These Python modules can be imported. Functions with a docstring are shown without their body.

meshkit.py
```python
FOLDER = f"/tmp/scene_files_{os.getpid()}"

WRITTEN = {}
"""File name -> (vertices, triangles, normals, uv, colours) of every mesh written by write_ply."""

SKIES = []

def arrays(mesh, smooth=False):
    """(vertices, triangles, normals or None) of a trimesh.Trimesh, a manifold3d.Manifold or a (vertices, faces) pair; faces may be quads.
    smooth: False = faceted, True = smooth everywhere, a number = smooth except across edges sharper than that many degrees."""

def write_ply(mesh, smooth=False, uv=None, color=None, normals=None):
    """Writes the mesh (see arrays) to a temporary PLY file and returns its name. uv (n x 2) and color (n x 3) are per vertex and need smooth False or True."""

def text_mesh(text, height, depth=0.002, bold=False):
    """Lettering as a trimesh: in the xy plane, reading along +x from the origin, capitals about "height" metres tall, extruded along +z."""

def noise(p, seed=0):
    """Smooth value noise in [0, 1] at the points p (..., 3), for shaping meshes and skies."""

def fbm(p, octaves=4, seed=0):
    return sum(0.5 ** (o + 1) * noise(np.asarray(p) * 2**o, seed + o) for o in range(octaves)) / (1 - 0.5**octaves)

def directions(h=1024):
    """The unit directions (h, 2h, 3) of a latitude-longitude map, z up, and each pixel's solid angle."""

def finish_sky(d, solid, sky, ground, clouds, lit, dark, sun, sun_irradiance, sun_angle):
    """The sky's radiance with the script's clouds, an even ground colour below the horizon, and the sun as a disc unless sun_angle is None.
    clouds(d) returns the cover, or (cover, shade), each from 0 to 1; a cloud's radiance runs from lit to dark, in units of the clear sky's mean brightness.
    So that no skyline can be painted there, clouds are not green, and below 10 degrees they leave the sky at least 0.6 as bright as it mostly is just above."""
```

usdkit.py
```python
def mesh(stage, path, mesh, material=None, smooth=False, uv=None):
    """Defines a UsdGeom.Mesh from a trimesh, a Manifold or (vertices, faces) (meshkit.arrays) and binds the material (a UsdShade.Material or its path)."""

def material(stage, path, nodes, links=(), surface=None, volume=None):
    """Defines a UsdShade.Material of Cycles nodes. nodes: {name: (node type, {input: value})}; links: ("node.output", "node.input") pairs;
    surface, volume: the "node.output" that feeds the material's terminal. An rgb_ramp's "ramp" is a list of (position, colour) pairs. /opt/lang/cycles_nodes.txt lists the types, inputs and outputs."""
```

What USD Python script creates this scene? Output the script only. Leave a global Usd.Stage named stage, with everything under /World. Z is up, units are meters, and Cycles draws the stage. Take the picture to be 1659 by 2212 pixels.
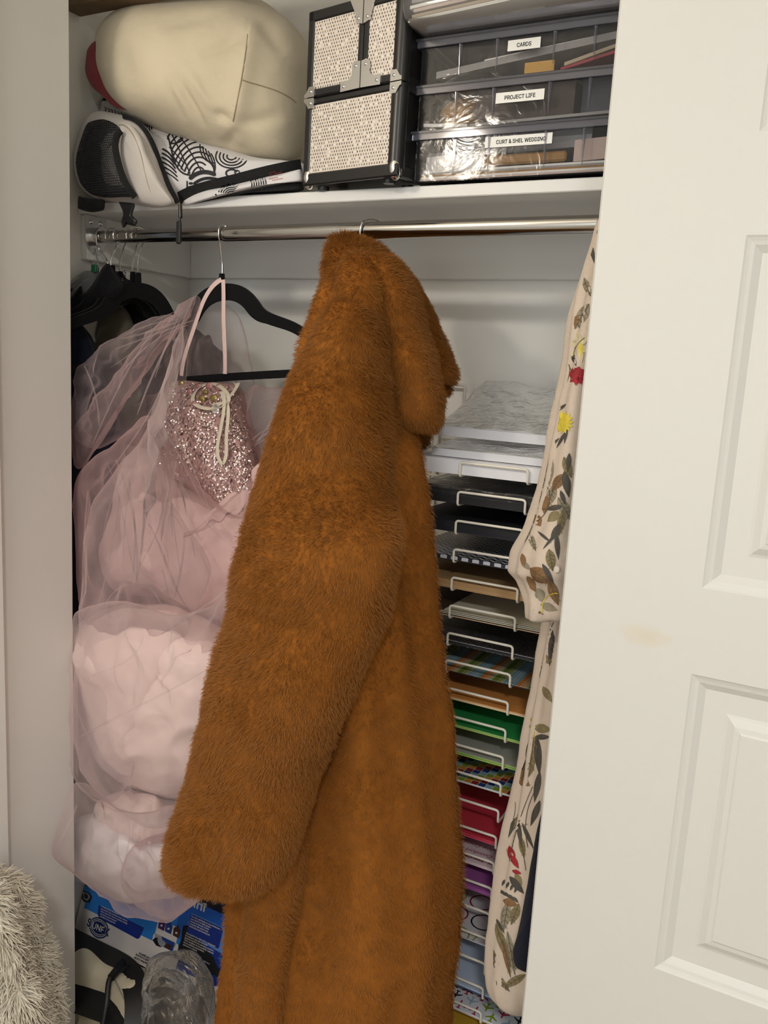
import math, re, random
import numpy as np, trimesh
import meshkit, usdkit
from meshkit import fbm, noise, text_mesh
from pxr import Usd, UsdGeom, UsdLux, UsdShade, Sdf, Gf, Vt

stage = Usd.Stage.CreateInMemory()
UsdGeom.SetStageUpAxis(stage, 'Z')
UsdGeom.SetStageMetersPerUnit(stage, 1.0)
UsdGeom.Xform.Define(stage, '/World')
UsdGeom.Scope.Define(stage, '/World/Looks')
V = np.array

# ------------------------------------------------------------------ camera
W, H, FPX = 1659.0, 2212.0, 1815.03
_yaw, _pit, _rol = np.radians([-27.548, -9.831, 3.314])
FWD = V([math.sin(_yaw)*math.cos(_pit), math.cos(_yaw)*math.cos(_pit), math.sin(_pit)])
_r0 = V([math.cos(_yaw), -math.sin(_yaw), 0.0]); _u0 = np.cross(_r0, FWD)
RGT = _r0*math.cos(_rol) + _u0*math.sin(_rol)
UPV = -_r0*math.sin(_rol) + _u0*math.cos(_rol)
EYE = V([0.0, 0.0, 1.40])
cam = UsdGeom.Camera.Define(stage, '/World/camera')
cam.CreateHorizontalApertureAttr(36.0)
cam.CreateVerticalApertureAttr(36.0*H/W)
cam.CreateFocalLengthAttr(36.0*FPX/W)
cam.CreateFStopAttr(0.0)
cam.CreateClippingRangeAttr(Gf.Vec2f(0.03, 100.0))
cam.AddTransformOp().Set(Gf.Matrix4d(*[float(x) for row in (
    (*RGT, 0), (*UPV, 0), (*(-FWD), 0), (*EYE, 1)) for x in row]))
cam.CreateExposureAttr(-1.66)

# ------------------------------------------------------------------ light
def light(kind, name, pos, color, intensity, **kw):
    L = getattr(UsdLux, kind).Define(stage, '/World/' + name)
    L.CreateColorAttr(Gf.Vec3f(*color)); L.CreateIntensityAttr(intensity)
    for k, v in kw.items():
        if k != 'look': getattr(L, 'Create%sAttr' % k)(v)
    if 'look' in kw:                       # aim -Z at a direction
        d = V(kw['look'], float); d /= np.linalg.norm(d)
        x = np.cross([0, 0, 1.0] if abs(d[2]) < .99 else [0, 1.0, 0], -d); x /= np.linalg.norm(x); y = np.cross(-d, x)
        L.AddTransformOp().Set(Gf.Matrix4d(*[float(q) for row in ((*x, 0), (*y, 0), (*(-d), 0), (*pos, 1)) for q in row]))
    else:
        L.AddTranslateOp().Set(Gf.Vec3d(*map(float, pos)))
    return L
# warm wall lamp beside the closet, cool daylight through the bedroom window, two ceiling lights
light('SphereLight', 'lamp_light', (-1.12, -0.05, 2.08), (1.0, 0.88, 0.72), 400.0, Radius=0.055)
light('RectLight', 'window_light', (-0.30, -2.30, 1.45), (0.84, 0.93, 1.0), 7.5, Width=1.8, Height=1.4, look=(0, 1, 0))
light('DiskLight', 'ceiling_light', (0.50, -1.00, 2.42), (0.98, 0.97, 0.96), 560.0, Radius=0.13, look=(0, 0, -1))
light('DiskLight', 'ceiling_light_001', (1.45, -0.35, 2.42), (0.98, 0.97, 0.96), 110.0, Radius=0.13, look=(0, 0, -1))
dome = UsdLux.DomeLight.Define(stage, '/World/sky_light'); dome.CreateIntensityAttr(0.15); dome.CreateColorAttr(Gf.Vec3f(.8, .9, 1.0))

# ------------------------------------------------------------------ helpers
def ray(x, y):
    return FWD + RGT*(x - W/2)/FPX - UPV*(y - H/2)/FPX
def at(x, y, Y):
    """the point of the room that lies in the plane at depth Y and is seen at (x, y) of the photograph"""
    d = ray(x, y); return EYE + d*(Y/d[1])
def atz(x, y, Z):
    d = ray(x, y); return EYE + d*((Z - EYE[2])/d[2])
def atx(x, y, X):
    d = ray(x, y); return EYE + d*(X/d[0])
def on_plane(x, y, p, n):
    d = ray(x, y); return EYE + d*(np.dot(V(p) - EYE, n)/np.dot(d, n))

USED, LOC = {}, {}
def fresh(parent, name):
    p = '%s/%s' % (parent, name)
    k = USED.get(p, 0); USED[p] = k + 1
    return p if k == 0 else '%s_%03d' % (p, k)
def tag(prim, label=None, cat=None, group=None, kind=None):
    for k, v in (('label', label), ('category', cat), ('group', group), ('kind', kind)):
        if v: prim.SetCustomDataByKey(k, v)
    return prim
def thing(name, label, cat, loc=(0, 0, 0), group=None):
    x = UsdGeom.Xform.Define(stage, fresh('/World', name))
    x.AddTranslateOp().Set(Gf.Vec3d(*map(float, loc)))
    LOC[str(x.GetPath())] = V(loc, float)
    return tag(x.GetPrim(), label, cat, group)
def origin(parent):
    if parent is None: return V([0, 0, 0.])
    q = str(parent.GetPath())
    while q not in LOC:
        q = q.rpartition('/')[0]
        if q in ('', '/World'): return V([0, 0, 0.])
    return LOC[q]
def obj(name, mesh, mat, parent=None, smooth=35, label=None, cat=None, group=None, kind=None):
    """one Mesh prim from geometry given in room coordinates"""
    v, f, n = meshkit.arrays(mesh, smooth)
    path = fresh(str(parent.GetPath()) if parent else '/World', name)
    m = UsdGeom.Mesh.Define(stage, path)
    v = v - origin(parent)
    m.CreatePointsAttr(Vt.Vec3fArray.FromNumpy(v.astype(np.float32)))
    m.CreateFaceVertexCountsAttr(Vt.IntArray.FromNumpy(np.full(len(f), 3, np.int32)))
    m.CreateFaceVertexIndicesAttr(Vt.IntArray.FromNumpy(f.astype(np.int32).ravel()))
    m.CreateSubdivisionSchemeAttr('none'); m.CreateDoubleSidedAttr(True)
    if n is not None:
        m.CreateNormalsAttr(Vt.Vec3fArray.FromNumpy(n.astype(np.float32))); m.SetNormalsInterpolation('vertex')
    UsdShade.MaterialBindingAPI.Apply(m.GetPrim()).Bind(UsdShade.Material.Get(stage, mat))
    return tag(m.GetPrim(), label, cat, group, kind)
def strands(name, P, w, mat, parent, kind='stuff', label=None):
    """BasisCurves from P (n, k, 3) with widths w (k,)"""
    n, k, _ = P.shape
    path = fresh(str(parent.GetPath()) if parent else '/World', name)
    c = UsdGeom.BasisCurves.Define(stage, path)
    c.CreateTypeAttr('linear')
    c.CreatePointsAttr(Vt.Vec3fArray.FromNumpy((P - origin(parent)).reshape(-1, 3).astype(np.float32)))
    c.CreateCurveVertexCountsAttr(Vt.IntArray.FromNumpy(np.full(n, k, np.int32)))
    c.CreateWidthsAttr(Vt.FloatArray.FromNumpy(np.broadcast_to(w, (n, k)).astype(np.float32).ravel()))
    c.SetWidthsInterpolation('vertex')
    UsdShade.MaterialBindingAPI.Apply(c.GetPrim()).Bind(UsdShade.Material.Get(stage, mat))
    return tag(c.GetPrim(), label, kind=kind)
def struct(name, mesh, mat, parent=None, smooth=False, label=None):
    return obj(name, mesh, mat, parent, smooth, label=label, kind=None if parent else 'structure')

# --- geometry
def box(x0, x1, y0, y1, z0, z1, r=0.0):
    lo, hi = np.minimum([x0, y0, z0], [x1, y1, z1]), np.maximum([x0, y0, z0], [x1, y1, z1])
    if r <= 0:
        m = trimesh.creation.box(hi - lo); m.apply_translation((lo + hi)/2); return m
    r = min(r, .49*float((hi - lo).min()))
    P = []
    for k in range(3):
        a, b = lo + r, hi - r
        a[k], b[k] = lo[k], hi[k]
        P += [[(a, b)[i][0], (a, b)[j][1], (a, b)[l][2]] for i in (0, 1) for j in (0, 1) for l in (0, 1)]
    return trimesh.convex.convex_hull(V(P))
def join(ms):
    ms = [trimesh.Trimesh(*meshkit.arrays(m)[:2], process=False) for m in ms]
    return trimesh.util.concatenate(ms)
def spline(P, n):
    """Catmull-Rom through P, n points"""
    P = V(P, float)
    if len(P) == 2: return P[0] + (P[1] - P[0])*np.linspace(0, 1, n)[:, None]
    from scipy.interpolate import CubicSpline, PchipInterpolator
    t = np.r_[0, np.cumsum(np.maximum(np.linalg.norm(np.diff(P, axis=0), axis=1), 1e-6))]
    return CubicSpline(t, P)(np.linspace(0, t[-1], n))
def resample(P, n):
    from scipy.interpolate import PchipInterpolator
    P = V(P, float); t = np.arange(len(P))
    return PchipInterpolator(t, P)(np.linspace(0, len(P) - 1, n))
def frames(P):
    t = np.gradient(P, axis=0); t /= np.linalg.norm(t, axis=1, keepdims=True) + 1e-12
    a = np.cross(t[0], [0, 0, 1.0] if abs(t[0][2]) < .9 else [1.0, 0, 0]); a /= np.linalg.norm(a)
    A = []
    for k in range(len(P)):
        a = a - t[k]*np.dot(a, t[k]); a /= np.linalg.norm(a) + 1e-12; A.append(a)
    A = V(A); return t, A, np.cross(t, A)
def rings(R, cap=True, close=False):
    """mesh of closed rings R (n, m, 3)"""
    n, m, _ = R.shape
    i, j = np.meshgrid(np.arange(n - (0 if close else 1)), np.arange(m), indexing='ij')
    k, l = (i + 1) % n, (j + 1) % m
    q = np.stack([i*m + j, i*m + l, k*m + l, k*m + j], -1).reshape(-1, 4)
    f = np.vstack([q[:, [0, 1, 2]], q[:, [0, 2, 3]]]); v = R.reshape(-1, 3)
    if cap and not close:
        v = np.vstack([v, R[0].mean(0), R[-1].mean(0)]); e = np.arange(m); g = (e + 1) % m; b = (n - 1)*m
        f = np.vstack([f, np.stack([np.full(m, n*m), g, e], 1), np.stack([np.full(m, n*m + 1), b + e, b + g], 1)])
    t = trimesh.Trimesh(v, f, process=False)
    if cap and not close and t.volume < 0: t = trimesh.Trimesh(v, f[:, ::-1], process=False)
    return t
def tube(P, r, sides=8, n=None, cap=True):
    P = V(P, float) if n is None else spline(P, n)
    t, a, b = frames(P); r = np.broadcast_to(r, (len(P),))
    g = np.arange(sides)*2*np.pi/sides
    return rings(P[:, None] + r[:, None, None]*(np.cos(g)[None, :, None]*a[:, None] + np.sin(g)[None, :, None]*b[:, None]), cap)
def ribbon(P, side, w, th=.0006):
    """a flat strip along P, width w in the direction(s) side"""
    P = V(P, float); t = np.gradient(P, axis=0); t /= np.linalg.norm(t, axis=1, keepdims=True)
    s = np.broadcast_to(V(side, float), P.shape); s = s - t*(s*t).sum(1, keepdims=True); s /= np.linalg.norm(s, axis=1, keepdims=True)
    nn = np.cross(t, s); w = np.broadcast_to(w, (len(P),))[:, None]
    return rings(np.stack([P - s*w/2 - nn*th, P + s*w/2 - nn*th, P + s*w/2 + nn*th, P - s*w/2 + nn*th], 1))
def sheet(G, th=0.0):
    """a grid of points (n, m, 3); with a thickness it becomes a closed cloth"""
    n, m, _ = G.shape
    i, j = np.meshgrid(np.arange(n - 1), np.arange(m - 1), indexing='ij')
    q = np.stack([i*m + j, i*m + j + 1, (i + 1)*m + j + 1, (i + 1)*m + j], -1).reshape(-1, 4)
    f = np.vstack([q[:, [0, 1, 2]], q[:, [0, 2, 3]]]); v = G.reshape(-1, 3)
    if th <= 0: return trimesh.Trimesh(v, f, process=False)
    nn = gridnormals(G).reshape(-1, 3); N = n*m
    e = np.r_[np.arange(m), np.arange(1, n)*m + m - 1, (n - 1)*m + np.arange(m - 2, -1, -1), np.arange(n - 2, 0, -1)*m]
    g = np.roll(e, -1)
    side = np.vstack([np.stack([e, g, g + N], 1), np.stack([e, g + N, e + N], 1)])
    return trimesh.Trimesh(np.vstack([v + nn*th/2, v - nn*th/2]), np.vstack([f, f[:, ::-1] + N, side[:, ::-1]]), process=False)
def gridnormals(G):
    a, b = np.gradient(G, axis=0), np.gradient(G, axis=1)
    nn = np.cross(b, a); return nn/(np.linalg.norm(nn, axis=-1, keepdims=True) + 1e-12)
def lathe(prof, c, axis=(0, 0, 1), n=24):
    """prof: (radius, height) pairs about an axis through c"""
    ax = V(axis, float); ax /= np.linalg.norm(ax); a = np.cross(ax, [1, 0, 0] if abs(ax[0]) < .9 else [0, 1, 0]); a /= np.linalg.norm(a); b = np.cross(ax, a)
    g = np.arange(n)*2*np.pi/n
    return rings(V([V(c) + ax*h + r*(np.cos(g)[:, None]*a + np.sin(g)[:, None]*b) for r, h in prof]))
def place(mesh, o, x, y):
    """put a mesh drawn in the xy plane (front +z) at o with axes x and y"""
    x, y = V(x, float), V(y, float); z = np.cross(x, y); z /= np.linalg.norm(z)
    v, f, _ = meshkit.arrays(mesh)
    return trimesh.Trimesh(V(o) + v[:, :1]*x + v[:, 1:2]*y + v[:, 2:3]*z, f, process=False)
def flat(poly, th=.0004):
    """a shapely polygon or list of points as a thin plate in the xy plane"""
    from shapely.geometry import Polygon
    p = poly if hasattr(poly, 'geoms') or hasattr(poly, 'exterior') else Polygon(poly)
    return join([trimesh.creation.extrude_polygon(g, th, engine='earcut') for g in getattr(p, 'geoms', [p])])
def rrect(x0, x1, y0, y1, r):
    from shapely.geometry import box as sbox
    return sbox(x0 + r, y0 + r, x1 - r, y1 - r).buffer(r, 6)
def text_at(s, o, x, y, height, bold=False, width=None, depth=.0004):
    m = text_mesh(s, height, depth, bold)
    if width: m.apply_scale([width/m.bounds[1][0], 1, 1])
    return place(m, o, x, y)

# --- materials
def lin(*c):
    c = V(c, float)/255.0
    return tuple(float(x) for x in np.where(c <= .04045, c/12.92, ((c + .055)/1.055)**2.4))
def look(name): return '/World/Looks/' + name
def mat(name, color, rough=.5, metal=0, bump=0, bscale=200., var=0, vscale=6., spec=.5, **kw):
    """principled material with optional tone variation and fine relief, in object space"""
    nodes = {'p': ('principled_bsdf', dict(base_color=color, roughness=rough, metallic=metal, specular_ior_level=spec, **kw)), 'c': ('texture_coordinate', {})}
    links = []
    if var:
        nodes['n'] = ('noise_texture', dict(scale=vscale, detail=4.0))
        nodes['m'] = ('rgb_ramp', dict(ramp=[(0.25, tuple(x*(1 - var) for x in color)), (0.75, tuple(min(1, x*(1 + var)) for x in color))]))
        links += [('c.object', 'n.vector'), ('n.fac', 'm.fac'), ('m.color', 'p.base_color')]
    if bump:
        nodes['b'] = ('noise_texture', dict(scale=bscale, detail=3.0)); nodes['bb'] = ('bump', dict(strength=bump, distance=.002))
        links += [('c.object', 'b.vector'), ('b.fac', 'bb.height'), ('bb.normal', 'p.normal')]
    usdkit.material(stage, look(name), nodes, links, surface='p.BSDF')
    return look(name)
def cloth(name, color, scale=900., bump=.25, var=.06, rough=.85, sheen=.2):
    """woven cloth: crossed threads as relief"""
    nodes = {'p': ('principled_bsdf', dict(base_color=color, roughness=rough, sheen_weight=sheen, specular_ior_level=.2)), 'c': ('texture_coordinate', {}),
             'w': ('wave_texture', dict(scale=scale/6.3, bands_direction='x')), 'w2': ('wave_texture', dict(scale=scale/6.3, bands_direction='z')),
             'a': ('math', dict(math_type='add')), 'bb': ('bump', dict(strength=bump, distance=.0006)),
             'n': ('noise_texture', dict(scale=9., detail=5.)), 'm': ('rgb_ramp', dict(ramp=[(.3, tuple(x*(1 - var) for x in color)), (.7, tuple(min(1, x*(1 + var)) for x in color))]))}
    links = [('c.object', 'w.vector'), ('c.object', 'w2.vector'), ('w.fac', 'a.value1'), ('w2.fac', 'a.value2'), ('a.value', 'bb.height'), ('bb.normal', 'p.normal'),
             ('c.object', 'n.vector'), ('n.fac', 'm.fac'), ('m.color', 'p.base_color')]
    usdkit.material(stage, look(name), nodes, links, surface='p.BSDF')
    return look(name)
def clear(name, tint=(1, 1, 1), rough=.03, ior=1.5, gloss=1.0, haze=0.0, hcolor=(.8, .8, .8), wrinkle=0, wscale=30.):
    """thin clear plastic: transparent, mixed with gloss by the Fresnel term, and a little white haze"""
    nodes = {'t': ('transparent_bsdf', dict(color=tint)), 'g': ('glossy_bsdf', dict(color=(gloss,)*3, roughness=rough)), 'f': ('fresnel', dict(IOR=ior)),
             'm': ('mix_closure', {}), 'd': ('diffuse_bsdf', dict(color=hcolor)), 'h': ('mix_closure', dict(fac=haze))}
    links = [('f.fac', 'm.fac'), ('t.BSDF', 'm.closure1'), ('g.BSDF', 'm.closure2'), ('m.closure', 'h.closure1'), ('d.BSDF', 'h.closure2')]
    if wrinkle:
        nodes |= {'c': ('texture_coordinate', {}), 'n': ('noise_texture', dict(scale=wscale, detail=3.0, distortion=1.5)), 'b': ('bump', dict(strength=wrinkle, distance=.01))}
        links += [('c.object', 'n.vector'), ('n.fac', 'b.height'), ('b.normal', 'g.normal')]
    usdkit.material(stage, look(name), nodes, links, surface='h.closure')
    return look(name)
def net(name, color, base=.2, edge=.6):
    """fine net: mostly open, denser where it is seen edge-on because more threads overlap"""
    nodes = {'t': ('transparent_bsdf', {}), 'd': ('diffuse_bsdf', dict(color=color)), 'l': ('translucent_bsdf', dict(color=color)), 'dl': ('mix_closure', dict(fac=.45)),
             'w': ('layer_weight', dict(blend=.5)), 'pw': ('math', dict(math_type='power', value2=2.2)), 'mu': ('math', dict(math_type='multiply_add', value2=edge, value3=base, use_clamp=True)),
             'm': ('mix_closure', {})}
    links = [('w.facing', 'pw.value1'), ('pw.value', 'mu.value1'), ('mu.value', 'm.fac'), ('d.BSDF', 'dl.closure1'), ('l.BSDF', 'dl.closure2'),
             ('t.BSDF', 'm.closure1'), ('dl.closure', 'm.closure2')]
    usdkit.material(stage, look(name), nodes, links, surface='m.closure')
    return look(name)

paint_wall = mat('paint_wall', lin(228, 226, 220), .7, bump=.08, bscale=350.)
paint_closet = mat('paint_closet', lin(240, 238, 232), .6, bump=.05, bscale=300.)
paint_trim = mat('paint_trim', lin(236, 234, 228), .35, bump=.03, bscale=120.)
ceiling_white = mat('ceiling_white', lin(240, 238, 232), .9)
carpet = mat('carpet', lin(176, 160, 140), 1.0, bump=.8, bscale=700., var=.12, vscale=60.)
chrome = mat('chrome', (.50, .485, .46), .15, 1.0)
steel = mat('steel', (.66, .66, .66), .28, 1.0)
bright_steel = mat('bright_steel', (.80, .79, .77), .18, 1.0)
white_plastic = mat('white_plastic', lin(235, 232, 225), .35)
wire_white = mat('wire_white', lin(238, 232, 218), .35)
black_velvet = mat('black_velvet', (.006, .006, .007), .95, bump=.3, bscale=1500., spec=.15, sheen_weight=.08)
black_plastic = mat('black_plastic', (.008, .008, .009), .38)

# ------------------------------------------------------------------ the room and the closet
XW, YO = -1.228, 1.10            # bedroom side wall, line of the closet opening
XL, YB = -1.392, 1.600           # closet side and back walls
struct('floor', box(-1.5, 2.6, -2.5, 1.75, -.05, 0), carpet)
struct('ceiling', box(-1.5, 2.6, -2.5, 1.75, 2.44, 2.5), ceiling_white)
w = struct('wall_left', box(XW - .10, XW, -2.45, YO, 0, 2.44, .004), paint_wall, smooth=30)
struct('trim_1', box(XW - .01, XW + .018, .40, YO - .165, 0, 2.10, .004), paint_trim, smooth=30)
struct('wall_rear', box(-1.5, 2.6, -2.5, -2.4, 0, 2.44), paint_wall)
struct('wall_right', box(2.5, 2.6, -2.5, 1.75, 0, 2.44), paint_wall)
struct('wall_front', box(.75, 2.6, YO, YO + .1, 0, 2.44), paint_wall)
struct('wall_back', box(-1.5, 1.1, YB, YB + .1, 0, 2.44), paint_closet)
struct('wall_closet_left', box(XL - .1, XL, YO - .02, YB, 0, 2.44), paint_closet)
struct('wall_closet_right', box(1.0, 1.1, YO, YB, 0, 2.44), paint_closet)
wood_brown = mat('wood_brown', lin(112, 92, 66), .7, var=.25, vscale=14.)
struct('trim_2', box(XL, .9, 1.225, 1.272, 2.035, 2.13, .002), wood_brown, smooth=30)
SB, ST = 1.667, 1.686            # shelf underside and top
struct('trim_3', box(XL, 1.0, YB - .019, YB, SB - .089, SB, .002), paint_closet, smooth=30)
struct('trim_4', box(XL, XL + .019, 1.27, YB - .019, SB - .089, SB, .002), paint_closet, smooth=30)
shelf_paint = mat('shelf_paint', lin(232, 232, 230), .4, bump=.05, bscale=60.)
t = thing('closet_shelf', 'long white painted shelf above the clothes rod', 'shelf', (-.2, 1.43, SB))
obj('shelf_board', box(XL + .001, .999, 1.262, YB - .001, SB, ST, .0015), shelf_paint, t, smooth=30)

# the clothes rod: two telescoped tubes held by a flange on the left ledger
ry, rz = 1.29, 1.6245
t = thing('clothes_rod', 'chrome telescoping clothes rod under the shelf', 'rod', (-.2, ry, rz))
obj('inner_tube', tube([(XL + .004, ry, rz), (-1.0, ry, rz)], .0121, 28, 2), chrome, t)
g = [(-1.046 + .004*k, ry, rz) for k in range(3)] + [(-1.03, ry, rz), (.99, ry, rz)]
obj('outer_tube', tube(g, [.0124, .0130, .0137, .0140, .0140], 32), chrome, t)
obj('set_screw', lathe([(.0001, 0), (.0032, 0), (.0036, .002), (.002, .0035), (.0001, .004)], (-1.037, ry - .002, rz + .0125), (0, 0, 1), 12), bright_steel, t)
fl = obj('flange', join([rings(V([[(XL + .019 + d, ry + .028*s*(1 if z > rz - .005 else .95), z) for s, z in ((-1, rz + .040), (1, rz + .040), (1, rz - .008), (.72, rz - .026), (.3, rz - .034), (-.3, rz - .034), (-.72, rz - .026), (-1, rz - .008))] for d in (0, .0025)])),
                 lathe([(.0165, 0), (.0185, 0), (.0185, .014), (.0165, .014)], (XL + .0215, ry, rz), (1, 0, 0), 24)]), steel, t)
for k in (-1, 1):
    obj('screw', lathe([(.0001, .0035), (.003, .003), (.0052, .0005), (.0056, 0)], (XL + .0215, ry + .0125*k, rz + .029), (1, 0, 0), 14), bright_steel, fl)

# right sliding door with raised panels
YD = 1.0
dx0, dx1 = -.2667*YD, .50
t = thing('door_1', 'white raised-panel sliding door covering the right of the closet', 'door', ((dx0 + dx1)/2, YD, 0))
tag(t, kind='structure')
zr = [at(1641, 283, YD)[2], at(1612, 507.7, YD)[2], at(1515, 1270, YD)[2], at(1491, 1455, YD)[2], at(1411, 2090, YD)[2]]
px0 = at(1612, 507.7, YD)[0]
cols = [(px0, px0 + .20), (px0 + .31, px0 + .51)]
dx1 = px0 + .51 + (px0 - dx0)
rows = [(zr[0], 1.93), (zr[2], zr[1]), (zr[4], zr[3]), (.22, zr[4] - .105)]
xs = [dx0 + .0025, cols[0][0], cols[0][1], cols[1][0], cols[1][1], dx1 - .0025]
zs = [.0145] + sorted(z for r in rows for z in r) + [2.03]
Vv, Ff = [], []
def quad(a, b, c, d):
    n0 = len(Vv); Vv.extend([a, b, c, d]); Ff.append((n0, n0 + 1, n0 + 2, n0 + 3))
for i in range(5):
    for j in range(len(zs) - 1):
        if i in (1, 3) and j % 2 == 1: continue
        quad((xs[i], YD, zs[j]), (xs[i + 1], YD, zs[j]), (xs[i + 1], YD, zs[j + 1]), (xs[i], YD, zs[j + 1]))
b0 = box(dx0, dx1, YD + .0025, YD + .035, .012, 2.0325)
for a, b in (((0, 1), None),):
    X0, X1, Z0, Z1 = dx0, dx1, .012, 2.0325; x0, x1, z0, z1 = xs[0], xs[-1], zs[0], zs[-1]; y0, y1 = YD, YD + .0025
    quad((X0, y1, Z0), (x0, y0, z0), (x0, y0, z1), (X0, y1, Z1)); quad((x1, y0, z0), (X1, y1, Z0), (X1, y1, Z1), (x1, y0, z1))
    quad((X0, y1, Z0), (X1, y1, Z0), (x1, y0, z0), (x0, y0, z0)); quad((x0, y0, z1), (x1, y0, z1), (X1, y1, Z1), (X0, y1, Z1))
slab = V([[dx0, YD + .0025], [dx1, YD + .0025], [dx1, YD + .035], [dx0, YD + .035]])
for k in (1, 2, 3):
    p, q = slab[k], slab[(k + 1) % 4]; quad((*p, .012), (*q, .012), (*q, 2.0325), (*p, 2.0325))
door_paint = look('door_paint')
_st = at(1395, 1374, YD)
usdkit.material(stage, door_paint, {'g': ('geometry', {}), 'd': ('vector_math', dict(math_type='subtract', vector2=tuple(map(float, _st)))), 'sc': ('vector_math', dict(math_type='multiply', vector2=(28.0, 1.0, 62.0))), 'l': ('vector_math', dict(math_type='length')),
    'n': ('noise_texture', dict(scale=60.0, detail=4.0)), 'a': ('math', dict(math_type='add')), 'r': ('rgb_ramp', dict(ramp=[(0, (1.0,)*3), (.7, (.55,)*3), (1, (0.,)*3)])), 'sub': ('math', dict(math_type='subtract', value2=.45)),
    'm': ('mix', dict(color1=lin(214, 213, 208), color2=lin(213, 205, 188))), 'b': ('noise_texture', dict(scale=180.0, detail=3.0)), 'bb': ('bump', dict(strength=.025, distance=.002)), 'p': ('principled_bsdf', dict(roughness=.42))},
    [('g.position', 'd.vector1'), ('d.vector', 'sc.vector1'), ('sc.vector', 'l.vector1'), ('g.position', 'n.vector'), ('n.fac', 'sub.value1'), ('l.value', 'a.value1'), ('sub.value', 'a.value2'), ('a.value', 'r.fac'), ('r.color', 'm.fac'), ('m.color', 'p.base_color'), ('g.position', 'b.vector'), ('b.fac', 'bb.height'), ('bb.normal', 'p.normal')], surface='p.BSDF')
obj('slab', trimesh.Trimesh(V(Vv), np.vstack([V(Ff)[:, [0, 1, 2]], V(Ff)[:, [0, 2, 3]]]), process=False), door_paint, t, smooth=False)
prof = [(0, 0), (.0022, .0015), (.0055, .0030), (.0095, .0042), (.0175, .0098), (.042, .0098), (.0455, .0088), (.0535, .0038), (.0590, .0030), (.0615, .0015), (10, .0015)]
def panel(x0, x1, z0, z1):
    Vv.clear(); Ff.clear()
    for (o, d), (p, e) in zip(prof[:-1], prof[1:]):
        if p > 1:
            quad((x0 + o, YD + d, z0 + o), (x1 - o, YD + d, z0 + o), (x1 - o, YD + d, z1 - o), (x0 + o, YD + d, z1 - o)); break
        A = [(x0 + o, YD + d, z0 + o), (x1 - o, YD + d, z0 + o), (x1 - o, YD + d, z1 - o), (x0 + o, YD + d, z1 - o)]
        B = [(x0 + p, YD + e, z0 + p), (x1 - p, YD + e, z0 + p), (x1 - p, YD + e, z1 - p), (x0 + p, YD + e, z1 - p)]
        for k in range(4): quad(A[k], A[(k + 1) % 4], B[(k + 1) % 4], B[k])
    return trimesh.Trimesh(V(Vv), np.vstack([V(Ff)[:, [0, 1, 2]], V(Ff)[:, [0, 2, 3]]]), process=False)
for c in cols:
    for r_ in rows:
        obj('panel', panel(c[0], c[1], r_[0], r_[1]), door_paint, t, smooth=False)

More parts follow.
